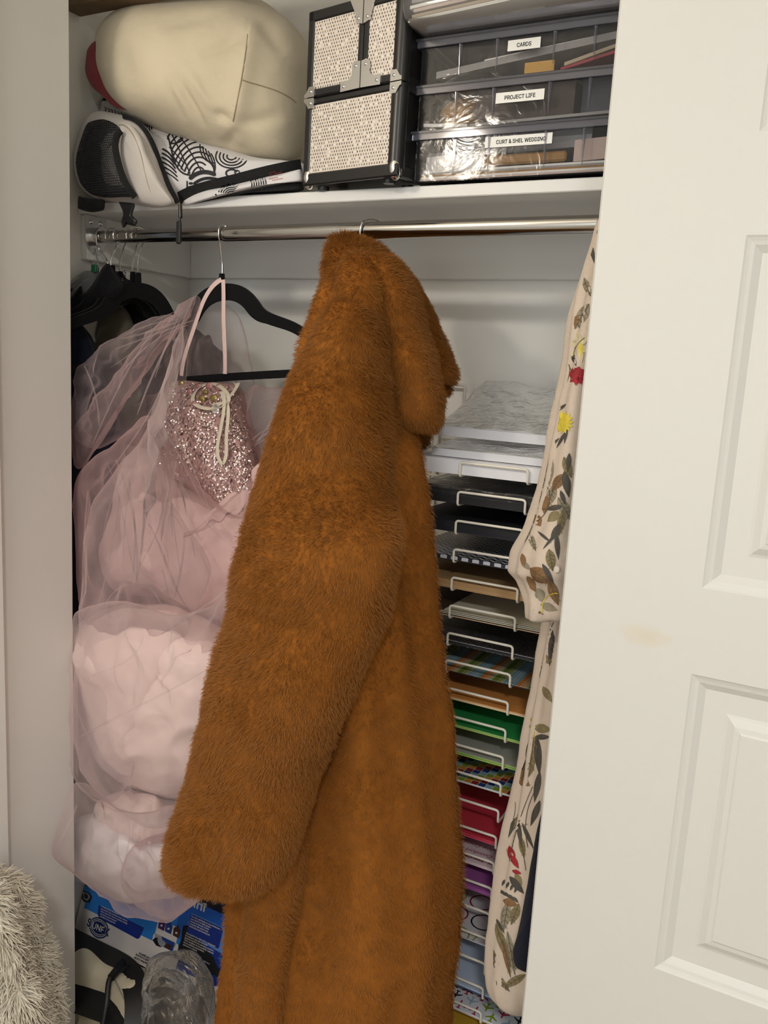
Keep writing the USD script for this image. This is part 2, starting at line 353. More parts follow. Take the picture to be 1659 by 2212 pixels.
# ------------------------------------------------------------------ soft solids from outlines
def loft(rows, n=60, m=48, tight=2.0, seed=0, lump=0.0, lscale=8.0, fold=None):
    """rows: (xl, yl, xr, yr, Y, thickness): left and right outline points seen in the photograph, at depth Y, with that thickness in depth"""
    C, S, T = [], [], []
    for xl, yl, xr, yr, Y, th in rows:
        a, b = at(xl, yl, Y), at(xr, yr, Y)
        C.append((a + b)/2); S.append((b - a)/2); T.append([th])
    C, S, T = resample(C, n), resample(S, n), resample(T, n)
    g = np.arange(m)*2*np.pi/m
    c, s = np.cos(g), np.sin(g)
    c = np.sign(c)*np.abs(c)**(2/tight); s = np.sign(s)*np.abs(s)**(2/tight)
    R = C[:, None] + c[None, :, None]*S[:, None] + s[None, :, None]*T[:, None]*V([0, .5, 0])
    if fold is not None: R = fold(R, np.linspace(0, 1, n)[:, None], g[None, :])
    if lump:
        nn = R - C[:, None]; nn /= np.linalg.norm(nn, axis=-1, keepdims=True) + 1e-9
        R = R + nn*((fbm(R*lscale + seed*7.3, 4, seed) - .5)*2*lump)[..., None]
    return rings(R)
def round_ends(rows, a=.35, b=.35): return rows

def fur(name, mesh, parent, n, length, material, comb=(0, 0, -1), seed=0, width=.0007, lay=1.2, jitter=.35, k=4, clump=.24, cs=70.0, face=None):
    rng = np.random.default_rng(seed)
    v, f = np.array(mesh.vertices), np.array(mesh.faces)
    cr = np.cross(v[f[:, 1]] - v[f[:, 0]], v[f[:, 2]] - v[f[:, 0]]); ar = np.linalg.norm(cr, axis=1)
    fn = cr/(ar[:, None] + 1e-15); cen = v[f].mean(1)
    to = EYE - cen; to /= np.linalg.norm(to, axis=1, keepdims=True)
    wgt = ar*np.where((fn*to).sum(1) > -.35, 1.0, .25)          # the back, against the wall, is thinner
    vn = np.zeros_like(v); [np.add.at(vn, f[:, q], cr) for q in range(3)]; vn /= np.linalg.norm(vn, axis=1, keepdims=True) + 1e-15
    i = rng.choice(len(f), n, p=wgt/wgt.sum())
    u = rng.random((n, 2)); s = np.sqrt(u[:, :1]); bary = np.hstack([1 - s, s*(1 - u[:, 1:]), s*u[:, 1:]])
    p = (v[f[i]]*bary[..., None]).sum(1); nn = (vn[f[i]]*bary[..., None]).sum(1); nn /= np.linalg.norm(nn, axis=1, keepdims=True) + 1e-12
    cd = comb(p) if callable(comb) else np.broadcast_to(V(comb, float), p.shape)
    cd = cd - nn*(cd*nn).sum(1, keepdims=True); cd = cd/(np.linalg.norm(cd, axis=1, keepdims=True) + .15)
    sw = np.stack([noise(p*14.0, seed + q) - .5 for q in range(3)], 1)*1.5         # slow swirl of the pile
    cl = np.stack([noise(p*cs, seed + 10 + q) - .5 for q in range(3)], 1)*2*clump      # tufts
    d0 = nn + .35*lay*cd + sw*.4 + cl + rng.normal(0, jitter*.5, (n, 3))
    d0 /= np.linalg.norm(d0, axis=1, keepdims=True)
    d1 = .55*nn + lay*(cd + sw) + cl*1.6 + rng.normal(0, jitter, (n, 3))
    d1 /= np.linalg.norm(d1, axis=1, keepdims=True)
    L = length*(.6 + .55*rng.random(n))*(.75 + .5*noise(p*26.0, seed + 5))
    tt = np.linspace(0, 1, k); P = [p - nn*.002]
    for a in range(1, k):
        q = (tt[a] + tt[a - 1])/2; d = d0*(1 - q) + d1*q
        P.append(P[-1] + d/np.linalg.norm(d, axis=1, keepdims=True)*(L/(k - 1))[:, None])
    return strands(name, np.stack(P, 1), width*np.interp(tt, [0, .5, 1], [1, .85, .25]), material, parent)

# ------------------------------------------------------------------ the rust-coloured fur coat
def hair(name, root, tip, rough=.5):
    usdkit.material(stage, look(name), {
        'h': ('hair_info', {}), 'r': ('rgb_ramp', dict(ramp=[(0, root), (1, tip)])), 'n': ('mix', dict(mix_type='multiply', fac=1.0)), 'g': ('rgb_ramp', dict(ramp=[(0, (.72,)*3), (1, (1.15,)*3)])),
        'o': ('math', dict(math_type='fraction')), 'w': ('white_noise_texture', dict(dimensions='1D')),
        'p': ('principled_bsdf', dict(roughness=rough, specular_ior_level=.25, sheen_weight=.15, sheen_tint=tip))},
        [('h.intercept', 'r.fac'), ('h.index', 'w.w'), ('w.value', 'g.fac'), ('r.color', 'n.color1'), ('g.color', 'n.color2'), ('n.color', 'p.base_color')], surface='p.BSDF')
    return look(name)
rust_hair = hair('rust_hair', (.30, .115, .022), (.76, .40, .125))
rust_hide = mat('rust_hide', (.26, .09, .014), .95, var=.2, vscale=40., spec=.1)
coat = thing('fur_coat', 'long rust-brown faux fur coat hanging sideways from the rod', 'coat', (-.70, 1.2, 1.0))
sleeve_rows = [
    (742, 652, 800, 660, 1.150, .10), (722, 690, 806, 700, 1.130, .13), (694, 742, 812, 752, 1.115, .15), (662, 815, 816, 822, 1.100, .165), (640, 870, 820, 880, 1.085, .175),
    (612, 950, 822, 962, 1.065, .18), (580, 1060, 828, 1075, 1.04, .18), (545, 1180, 846, 1185, .995, .17), (515, 1310, 822, 1330, .975, .165), (484, 1430, 772, 1450, .955, .16),
    (455, 1560, 712, 1580, .94, .15), (430, 1660, 676, 1680, .945, .15), (402, 1760, 640, 1790, .935, .145), (380, 1825, 618, 1858, .93, .14), (382, 1868, 600, 1893, .93, .13), (420, 1893, 570, 1908, .93, .09)]
body_rows = [
    (735, 600, 800, 612, 1.24, .14), (716, 680, 838, 690, 1.22, .22), (700, 780, 856, 780, 1.18, .28), (690, 900, 864, 905, 1.165, .24), (676, 1050, 882, 1050, 1.125, .24),
    (655, 1200, 898, 1200, 1.135, .24), (628, 1400, 918, 1400, 1.125, .24), (598, 1600, 942, 1600, 1.125, .24), (566, 1800, 958, 1800, 1.125, .24), (546, 1930, 965, 1930, 1.125, .24),
    (530, 2060, 962, 2060, 1.125, .24), (512, 2212, 948, 2212, 1.125, .24), (495, 2380, 935, 2380, 1.125, .24), (480, 2520, 925, 2520, 1.125, .24)]
def body_fold(R, t, g):
    # hanging folds: the front edge overlaps, with a deep crease, and soft vertical flutes
    ph = .35*np.sin(3*t)
    fl = .010*np.sin(5*g + ph) + .006*np.sin(9*g - 2*t)
    x0 = 3*np.pi/2 - .62 + .25*t                            # angle of the crease on the near side
    cre = -.050*np.exp(-((g - x0)/.10)**2)*np.clip((t - .45)/.12, 0, 1)
    lift = .022*np.exp(-((g - x0 + .30)/.25)**2)*np.clip((t - .45)/.12, 0, 1)
    c = R.mean(1, keepdims=True); nn = R - c; nn /= np.linalg.norm(nn, axis=-1, keepdims=True) + 1e-9
    return R + nn*(fl*np.clip(t*3, 0, 1) + cre + lift)[..., None]
collar_rows = [(748, 516, 768, 516, 1.27, .05), (734, 528, 806, 528, 1.27, .10), (728, 556, 832, 560, 1.26, .14), (727, 595, 842, 600, 1.25, .16), (727, 640, 842, 650, 1.23, .17), (726, 690, 838, 700, 1.21, .17), (740, 735, 820, 745, 1.20, .12)]
yoke_rows = [(768, 556, 800, 552, 1.215, .06), (750, 590, 828, 585, 1.20, .10), (745, 630, 842, 625, 1.185, .12), (755, 680, 840, 680, 1.175, .13), (775, 740, 838, 745, 1.165, .13), (785, 830, 846, 835, 1.155, .12), (800, 920, 856, 925, 1.15, .11), (815, 1000, 866, 1005, 1.145, .08)]
lapel_rows = [(800, 560, 838, 552, 1.215, .05), (812, 590, 868, 584, 1.215, .075), (826, 650, 896, 645, 1.205, .085), (838, 720, 915, 716, 1.205, .085), (848, 790, 936, 790, 1.195, .085), (858, 850, 950, 855, 1.195, .08), (868, 900, 948, 905, 1.195, .07), (890, 924, 935, 928, 1.195, .04)]
lapel2_rows = [(826, 560, 846, 566, 1.30, .05), (845, 595, 890, 600, 1.30, .07), (865, 650, 918, 650, 1.30, .07), (885, 710, 946, 712, 1.30, .07), (905, 760, 966, 762, 1.30, .07), (925, 800, 980, 802, 1.30, .06), (945, 822, 975, 826, 1.30, .04)]
lapel3_rows = [(850, 860, 905, 866, 1.275, .07), (852, 900, 915, 905, 1.275, .06), (856, 945, 918, 945, 1.275, .07), (866, 970, 900, 972, 1.275, .04)]
cuff2_rows = [(930, 800, 950, 800, 1.31, .04), (932, 830, 966, 832, 1.31, .05), (940, 852, 964, 853, 1.31, .04)]
def coat_part(name, rows, hairs, n=70, m=56, seed=0, lump=.008, length=.016, fold=None, comb=(0, 0, -1), label=None, tight=2.3):
    msh = loft(rows, n, m, tight=tight, seed=seed, lump=lump, lscale=9.0, fold=fold)
    p = obj(name, msh, rust_hide, coat, smooth=True, label=label)
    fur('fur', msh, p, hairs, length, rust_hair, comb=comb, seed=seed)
    return msh
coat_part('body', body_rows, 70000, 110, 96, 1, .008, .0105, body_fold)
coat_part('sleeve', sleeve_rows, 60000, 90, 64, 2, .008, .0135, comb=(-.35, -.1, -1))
flap_rows = [(668, 1640, 690, 1640, 1.02, .03), (630, 1740, 668, 1740, 1.005, .05), (588, 1840, 655, 1840, 1.0, .06), (546, 1930, 642, 1930, 1.0, .065), (532, 2050, 622, 2050, 1.0, .065), (514, 2212, 603, 2212, 1.0, .065), (500, 2400, 592, 2400, 1.0, .065), (494, 2500, 586, 2500, 1.0, .05)]
coat_part('front_edge', flap_rows, 17000, 70, 40, 9, .006, .0105)
coat_part('collar', collar_rows, 13000, 40, 40, 3, .006, .014, comb=(.1, -.1, -1))
coat_part('yoke', yoke_rows, 12000, 50, 40, 4, .007, .013)
coat_part('lapel', lapel_rows, 14000, 50, 40, 5, .005, .011, comb=(.3, 0, -1))
coat_part('lapel', lapel2_rows, 8000, 40, 36, 6, .005, .010, comb=(.4, 0, -1))
coat_part('cuff', lapel3_rows, 4000, 30, 32, 7, .004, .013)
coat_part('cuff', cuff2_rows, 1800, 24, 28, 8, .003, .012)
hk = at(800, 487, ry)
obj('hanger_hook', tube(spline([(hk[0] + .016, ry + .016, rz + .003), (hk[0] + .010, ry + .013, rz + .0155), (hk[0] + .002, ry, rz + .0185), (hk[0] - .006, ry - .013, rz + .013), (hk[0] - .009, ry - .018, rz - .003), (hk[0] - .008, ry - .015, rz - .018), (hk[0] - .004, ry - .004, rz - .032), (hk[0] - .003, ry, rz - .075)], 40), .0017, 8), bright_steel, coat, label='bright steel hanger hook')

# ------------------------------------------------------------------ wire paper rack and its paper
RX0, RX1, RYF, RYB, DZ = -.5185, -.4045, 1.250, 1.575, .0476
def lip(k): return 1.2545 - DZ*k
def bent(P, r=.006, n=5):
    P = V(P, float); out = [P[0]]
    for a, b, c in zip(P[:-2], P[1:-1], P[2:]):
        u, w_ = (a - b)/np.linalg.norm(a - b), (c - b)/np.linalg.norm(c - b)
        for t_ in np.linspace(0, 1, n):
            out.append(b + u*r*(1 - t_)**2 + w_*r*t_**2)
    return V(out + [P[-1]])
rack = thing('paper_rack', 'tall white wire rack of narrow trays holding scrapbook paper', 'rack', (-.46, 1.45, 0))
for x in (-.72, -.20):
    obj('post', tube([(x, RYB, .02), (x, RYB, 1.30)], .0032, 10, 2), wire_white, rack)
obj('top_wire', tube(bent([(-.72, RYB, 1.30), (-.72, RYB, 1.372), (-.655, RYB, 1.372), (-.655, RYB, 1.28)], .006), .0032, 10), wire_white, rack)
for z in (1.27, .72, .03):
    obj('crossbar', tube([(-.72, RYB, z), (-.20, RYB, z)], .0032, 10, 2), wire_white, rack)
for x in (-.72, -.20):
    obj('foot', tube(spline([(x, RYB, .03), (x, 1.5, .012), (x, 1.30, .006)], 10), .0032, 8), wire_white, rack)
for k in range(-1, 23):
    if k == -1: continue
    z, y0 = lip(k), RYF
    f0 = z - .0225
    P = [(RX0, RYB - .003, f0), (RX0, y0, f0), (RX0, y0 - .001, z), (RX1, y0 - .001, z), (RX1, y0, f0), (RX1, RYB - .003, f0)]
    obj('tray_wire', tube(bent(P, .0055), .0021, 8), wire_white, rack)
    obj('tray_bar', tube([(-.72, RYB - .004, f0), (-.20, RYB - .004, f0)], .0021, 8, 2), wire_white, rack)

def paper(name, c, rough=.7): return mat(name, lin(*c), rough, bump=.03, bscale=900.)
pp = {n: paper('paper_' + n, c) for n, c in dict(white=(236, 236, 240), cream=(222, 218, 196), kraft=(178, 142, 96), brown=(64, 48, 34), black=(26, 26, 30), navy=(22, 25, 36), orange=(228, 150, 74), peach=(232, 198, 150),
    green=(36, 146, 74), lime=(168, 196, 96), grey=(176, 176, 168), red=(206, 54, 72), pink=(206, 86, 128), text=(238, 220, 222), purple=(166, 92, 164), blue=(196, 210, 232), deepblue=(70, 96, 140), yellow=(206, 164, 48), tan=(196, 172, 140), charcoal=(48, 48, 52)).items()}
glit = {'n': ('voronoi_texture', dict(scale=1500.)), 'c': ('texture_coordinate', {}), 'r': ('rgb_ramp', dict(ramp=[(0, (.006,)*3), (.86, (.012,)*3), (.93, (.45, .4, .42)), (1, (.6,)*3)])), 's': ('separate_color', {}), 'p': ('principled_bsdf', dict(roughness=.35))}
usdkit.material(stage, look('paper_glitter'), glit, [('c.object', 'n.vector'), ('n.color', 's.color'), ('s.r', 'r.fac'), ('r.color', 'p.base_color')], surface='p.BSDF'); pp['glitter'] = look('paper_glitter')
def fr(i, o, s): return [(i, o + '.value1')]
def pattern(name, nodes, links, col, rough=.6, metal=0):
    n = {'geo': ('geometry', {}), 'sx': ('separate_xyz', {}), 'p': ('principled_bsdf', dict(roughness=rough, metallic=metal))}; n.update(nodes)
    usdkit.material(stage, look('paper_' + name), n, [('geo.position', 'sx.vector')] + links + [(col, 'p.base_color')], surface='p.BSDF'); pp[name] = look('paper_' + name)
def M_(t_, a=.5, b=.5, c=0.0, cl=False): return ('math', dict(math_type=t_, value1=a, value2=b, value3=c, use_clamp=cl))
# coloured squares
SQ = .0128
stops = [(.0, lin(214, 146, 58)), (.2, lin(150, 38, 44)), (.4, lin(30, 58, 128)), (.6, lin(142, 176, 196)), (.8, lin(140, 158, 52))]
pattern('squares', {'i': M_('multiply', b=1/SQ), 'j': M_('multiply', b=1/SQ), 'fi': M_('floor'), 'fj': M_('floor'), 'd': M_('subtract'), 'm': M_('multiply_add', b=.2, c=10.02), 'fr': M_('fraction'),
    'r': ('rgb_ramp', dict(ramp=stops, interpolate=False)), 'ai': M_('fraction'), 'aj': M_('fraction'), 'li': M_('less_than', b=.06), 'lj': M_('less_than', b=.06), 'l': M_('maximum'), 'mx': ('mix', dict(color2=lin(236, 236, 230)))},
    [('sx.x', 'i.value1'), ('sx.y', 'j.value1'), ('i.value', 'fi.value1'), ('j.value', 'fj.value1'), ('fi.value', 'd.value1'), ('fj.value', 'd.value2'), ('d.value', 'm.value1'), ('m.value', 'fr.value1'), ('fr.value', 'r.fac'),
     ('i.value', 'ai.value1'), ('j.value', 'aj.value1'), ('ai.value', 'li.value1'), ('aj.value', 'lj.value1'), ('li.value', 'l.value1'), ('lj.value', 'l.value2'), ('l.value', 'mx.fac'), ('r.color', 'mx.color1')], 'mx.color')
# stripes running front to back
G_, B_, O_, W_ = lin(116, 132, 48), lin(112, 152, 168), lin(196, 122, 56), lin(228, 226, 210)
st, x_ = [], 0.0
for wd, c in [(.10, G_), (.012, W_), (.05, G_), (.012, W_), (.03, G_), (.012, W_), (.02, G_), (.012, W_), (.07, B_), (.012, W_), (.05, B_), (.01, W_), (.04, B_), (.012, W_), (.05, B_), (.01, W_), (.08, B_), (.012, O_), (.10, O_), (.01, W_), (.04, O_), (.012, W_), (.03, O_), (.01, W_), (.02, O_), (.01, W_), (.02, G_), (.012, W_), (.02, G_), (.01, W_), (.05, G_)]:
    st.append((x_, c)); x_ += wd
st = [(a/x_, c) for a, c in st]
pattern('stripes', {'i': M_('multiply_add', b=1/.062, c=20.0), 'f': M_('fraction'), 'r': ('rgb_ramp', dict(ramp=st, interpolate=False))}, [('sx.x', 'i.value1'), ('i.value', 'f.value1'), ('f.value', 'r.fac'), ], 'r.color')
# chevron: zigzag lines, pale foil on charcoal
pattern('chevron', {'x': M_('pingpong', b=.0095), 'y': M_('add'), 'k': M_('multiply', b=1/.0150), 'f': M_('fraction'), 'r': ('rgb_ramp', dict(ramp=[(0, lin(52, 54, 62)), (.48, lin(52, 54, 62)), (.52, lin(204, 206, 214)), (.97, lin(204, 206, 214)), (1, lin(52, 54, 62))])), 'xa': M_('add', b=10.0)},
    [('sx.x', 'xa.value1'), ('xa.value', 'x.value1'), ('x.value', 'y.value1'), ('sx.y', 'y.value2'), ('y.value', 'k.value1'), ('k.value', 'f.value1'), ('f.value', 'r.fac')], 'r.color', rough=.28)
# rings
RG = .052
pattern('rings', {'y': M_('multiply_add', b=1/RG, c=.35), 'fy': M_('floor'), 'half': M_('multiply', b=.45), 'x': M_('multiply_add', b=1/RG, c=20.6), 'xs': M_('add'), 'fx': M_('floor'), 'ax': M_('fraction'), 'ay': M_('fraction'),
    'cx': M_('subtract', b=.5), 'cy': M_('subtract', b=.5), 'x2': M_('multiply'), 'y2': M_('multiply'), 's': M_('add'), 'd': M_('sqrt'), 'e': M_('subtract', b=.40), 'ab': M_('absolute'), 'lt': M_('less_than', b=.028),
    'cv': ('combine_xyz', {}), 'wn': ('white_noise_texture', {}), 'r': ('rgb_ramp', dict(ramp=[(0, lin(24, 22, 26)), (.45, lin(150, 34, 56)), (.68, lin(146, 168, 70))], interpolate=False)), 'mx': ('mix', dict(color1=lin(228, 224, 226)))},
    [('sx.y', 'y.value1'), ('y.value', 'fy.value1'), ('fy.value', 'half.value1'), ('sx.x', 'x.value1'), ('x.value', 'xs.value1'), ('half.value', 'xs.value2'), ('xs.value', 'fx.value1'), ('xs.value', 'ax.value1'), ('y.value', 'ay.value1'),
     ('ax.value', 'cx.value1'), ('ay.value', 'cy.value1'), ('cx.value', 'x2.value1'), ('cx.value', 'x2.value2'), ('cy.value', 'y2.value1'), ('cy.value', 'y2.value2'), ('x2.value', 's.value1'), ('y2.value', 's.value2'), ('s.value', 'd.value1'),
     ('d.value', 'e.value1'), ('e.value', 'ab.value1'), ('ab.value', 'lt.value1'), ('lt.value', 'mx.fac'), ('fx.value', 'cv.x'), ('fy.value', 'cv.y'), ('cv.vector', 'wn.vector'), ('wn.value', 'r.fac'), ('r.color', 'mx.color2')], 'mx.color')
film = clear('film', (.97, .97, .97), .12, 1.14, .8, haze=.10, hcolor=(.9, .9, .9), wrinkle=.35, wscale=45.)
film_dark = clear('film_dark', (.97, .97, .97), .12, 1.38, .6, haze=.01, wrinkle=.35, wscale=60.)

prng = random.Random(11)
def stack(k, layers, label, cat='paper', film_=None, extra=None, sag=0.0, x0=-.6125, x1=-.3085, y0=None, y1=1.566):
    """sheets on tray k: (paper, thickness) from the bottom up, each bundle a little out of line"""
    z = lip(k) - .0225 + .0022
    y0 = RYF + .0035 if y0 is None else y0
    t = thing('paper_stack', label, cat, (-.46, 1.41, z), 'paper on the rack trays')
    for q, lay in enumerate(layers):
        c, th = lay[:2]; dx0, dx1, dy = (list(lay[2:]) + [0, 0, 0])[:3]
        jx, jy = prng.uniform(-.0015, .0015), prng.uniform(0, .0016)
        a, b, c0, c1 = x0 + jx + dx0, x1 + jx + dx1, y0 + jy + dy, y1 + jy
        m = box(a, b, c0, c1, z, z + th)
        if sag:
            m = trimesh.Trimesh(*meshkit.arrays(sheet(np.stack(list(np.meshgrid(np.linspace(a, b, 12), np.linspace(c0, c1, 6), indexing='ij')) + [np.full((12, 6), z + th/2)], -1), th))[:2], process=False)
            v = np.array(m.vertices); v[:, 2] += sag*((v[:, 0] - (a + b)/2)/((b - a)/2))**2; m = trimesh.Trimesh(v, m.faces, process=False)
        obj('top_sheet' if q == len(layers) - 1 else 'sheets', m, pp[c], t, smooth=False)
        z += th
    if film_:
        n = 40
        X, Y = np.meshgrid(np.linspace(x0 - .004, x1 + .004, n), np.linspace(y0 - .003, y1, n), indexing='ij')
        Z = z + .0012 + .004*fbm(np.stack([X*30, Y*30, X*0 + k], -1), 4, k)
        edge = np.minimum.reduce([X - X.min(), X.max() - X, Y - Y.min()]); Z -= np.clip(.006 - edge, 0, .006)/.006*min(.012, z - lip(k) + .0225 - .002)
        obj('plastic_wrap', sheet(np.stack([X, Y, Z], -1)), film_, t, smooth=True, label='clear plastic wrap')
    if extra: extra(t, z, y0)
    return t
stack(0, [('white', .0012), ('white', .012), ('white', .010), ('white', .0006)], 'thick stack of white cardstock on the top rack tray, below plastic-wrapped packs')
stack(1, [('black', .010), ('black', .012), ('charcoal', .0006)], 'black cardstock in shiny plastic wrap on the second rack tray', film_=film_dark)
stack(2, [('charcoal', .0008), ('navy', .004), ('black', .013), ('navy', .0006)], 'plain dark navy cardstock on the tray above the chevron paper')
stack(3, [('charcoal', .0015), ('chevron', .005), ('chevron', .0006)], 'silver and charcoal chevron paper')
stack(4, [('kraft', .004), ('tan', .0006), ('kraft', .005), ('kraft', .0035), ('kraft', .0005)], 'kraft brown cardstock on the tray below the chevron paper', sag=.002)
stack(5, [('tan', .002), ('brown', .002), ('cream', .0012), ('charcoal', .0012), ('cream', .0012), ('brown', .0008), ('cream', .0006, .082, 0, .002)], 'dark brown and cream sheets, the cream top sheet set to the right')
stack(6, [('glitter', .0012), ('charcoal', .002), ('black', .003), ('white', .0004), ('glitter', .0012)], 'black glitter paper on the tray above the striped paper')
stack(7, [('charcoal', .002), ('stripes', .0008)], 'green, blue and orange striped paper')
stack(8, [('peach', .003, 0, -.018), ('tan', .0012), ('orange', .0006)], 'plain orange-brown paper over peach sheets')
stack(9, [('lime', .0025), ('green', .0008), ('cream', .0006), ('lime', .001), ('green', .0006)], 'plain emerald green paper over lime sheets')
stack(10, [('lime', .003), ('green', .0006), ('lime', .002), ('charcoal', .0006), ('grey', .0008)], 'plain grey paper over lime green sheets')
stack(11, [('cream', .0012), ('blue', .0008), ('squares', .0008)], 'paper printed with a grid of coloured squares')
stack(13, [('pink', .002), ('red', .003), ('pink', .0006), ('red', .0008)], 'plain crimson red paper under an empty wire tray')
def words(t, z, y0):
    ms = []
    for r in range(6):
        s = 'Joy Comfort and Joy Comfort and Joy'
        m = text_mesh(s, .0082, .0002); m.apply_scale([1.15, 1, 1])
        v = np.array(m.vertices); v[:, 0] += .25*v[:, 1]; m = trimesh.Trimesh(v, m.faces, process=False)
        ms.append(place(m, (-.318 + (.03 if r % 2 else 0) - .0, y0 + .018 + r*.02, z + .00015), (-1, 0, 0), (0, -1, 0)))
    m = join(ms); v = m.vertices; keep = (v[m.faces][:, :, 0].min(1) > -.611) & (v[m.faces][:, :, 0].max(1) < -.31); m = trimesh.Trimesh(v, m.faces[keep], process=False)
    obj('lettering', m, mat('ink_red', lin(150, 40, 48), .6), t, smooth=False, label='red holiday lettering', kind='stuff')
stack(14, [('text', .0014), ('cream', .0006), ('text', .0012), ('text', .0006)], 'pale pink paper printed with red script words', extra=words)
stack(15, [('purple', .004), ('purple', .003), ('purple', .0006)], 'plain purple paper on the tray below the printed words')
stack(17, [('white', .002), ('charcoal', .0005), ('white', .001), ('rings', .0006)], 'white paper printed with large black, red and green rings')
stack(19, [('deepblue', .0035), ('blue', .001), ('blue', .0006)], 'plain pale blue paper over a dark blue sheet')
PLANE = [(0, .5), (.06, .42), (.07, .18), (.5, -.10), (.5, -.20), (.07, -.02), (.05, -.30), (.17, -.42), (.17, -.48), (0, -.43)]
PLANE += [(-x, y) for x, y in PLANE[-2:0:-1]]
def planes(t, z, y0):
    cs = [('ink_plane_red', (188, 50, 74)), ('ink_plane_black', (36, 36, 40)), ('ink_plane_blue', (166, 190, 206)), ('ink_plane_green', (142, 164, 40))]
    by = {c: [] for c, _ in cs}
    base = flat(PLANE, .0002)
    for r in range(9):
        for q in range(12):
            flip = r % 2
            m = base.copy(); m.apply_scale([.0215, .0235, 1])
            X, Y = -.60 + q*.0300 + .015*flip, y0 + .012 + r*.0190
            if X > -.322: continue
            by[cs[(q*3 + r*2 + q//3) % 4 if not flip else (q + r) % 4][0]].append(place(m, (X, Y, z + .0001), (1, 0, 0) if not flip else (-1, 0, 0), (0, 1, 0) if not flip else (0, -1, 0)))
    for c, rgb in cs:
        if by[c]: obj('printed_planes', join(by[c]), mat(c, lin(*rgb), .6), t, smooth=False, kind='stuff')
stack(20, [('text', .0012), ('grey', .001), ('white', .002), ('white', .0005)], 'white paper printed with small red, black and green airplanes', extra=planes)
stack(21, [('yellow', .002), ('yellow', .0006)], 'plain mustard yellow paper on the lowest tray in view')

# plastic-wrapped packs lying on the top stack
z0 = lip(0) - .0225 + .0022 + .0238
def pack(label, x0, x1, y0, y1, z, th, seed, puff, peak=0.0, slope=0.0):
    t = thing('paper_pack', label, 'paper pack', ((x0 + x1)/2, (y0 + y1)/2, z))
    b = box(x0 + .004, x1 - .004, y0 + .005, y1 - .004, z + .001, z + .001 + th); v = np.array(b.vertices); v[:, 2] += slope*(v[:, 1] - y0)
    obj('sheets', trimesh.Trimesh(v, b.faces, process=False), pp['white'], t, smooth=False)
    n = 60
    U, Vv_ = np.meshgrid(np.linspace(0, 1, n), np.linspace(0, 1, n), indexing='ij')
    X, Y = x0 - .012 + (x1 - x0 + .024)*U, y0 - .010 + (y1 - y0 + .02)*Vv_
    e = np.minimum.reduce([U, 1 - U, Vv_*1.0, 1 - Vv_])
    nz = fbm(np.stack([X*13, Y*13, X*0 + seed], -1), 3, seed); rid = 1 - 2*np.abs(fbm(np.stack([X*11 + Y*7, Y*12, X*0 + seed + 3], -1), 2, seed + 3) - .5)
    tent = peak*np.exp(-((X + .578)/.075)**2 - ((Y - 1.56)/.06)**2)
    Z = z + (th + .003)*np.clip(e/.06, 0, 1)**.6 + puff*(nz - .35)*np.clip(e/.05, .15, 1) + puff*.9*np.clip(rid - .75, 0, 1)*np.clip(e/.08, 0, 1) + tent
    X = X + .006*(nz - .5); Y = Y + .008*(noise(np.stack([X*40, Y*40, X*0 + 5 + seed], -1), seed) - .5)
    obj('plastic_sleeve', sheet(np.stack([X, Y, np.maximum(Z, z + .0012) + slope*(Y - y0)], -1)), film, t, smooth=True, label='crinkled clear plastic sleeve')
pack('flat pack of white paper in clear plastic, front one on the white stack', -.585, -.325, 1.268, 1.43, z0, .012, 2, .006, 0, .10)
pack('larger plastic-wrapped white paper pack at the back of the top tray', -.612, -.31, 1.345, 1.568, z0 + .026, .016, 4, .010, .014, .31)

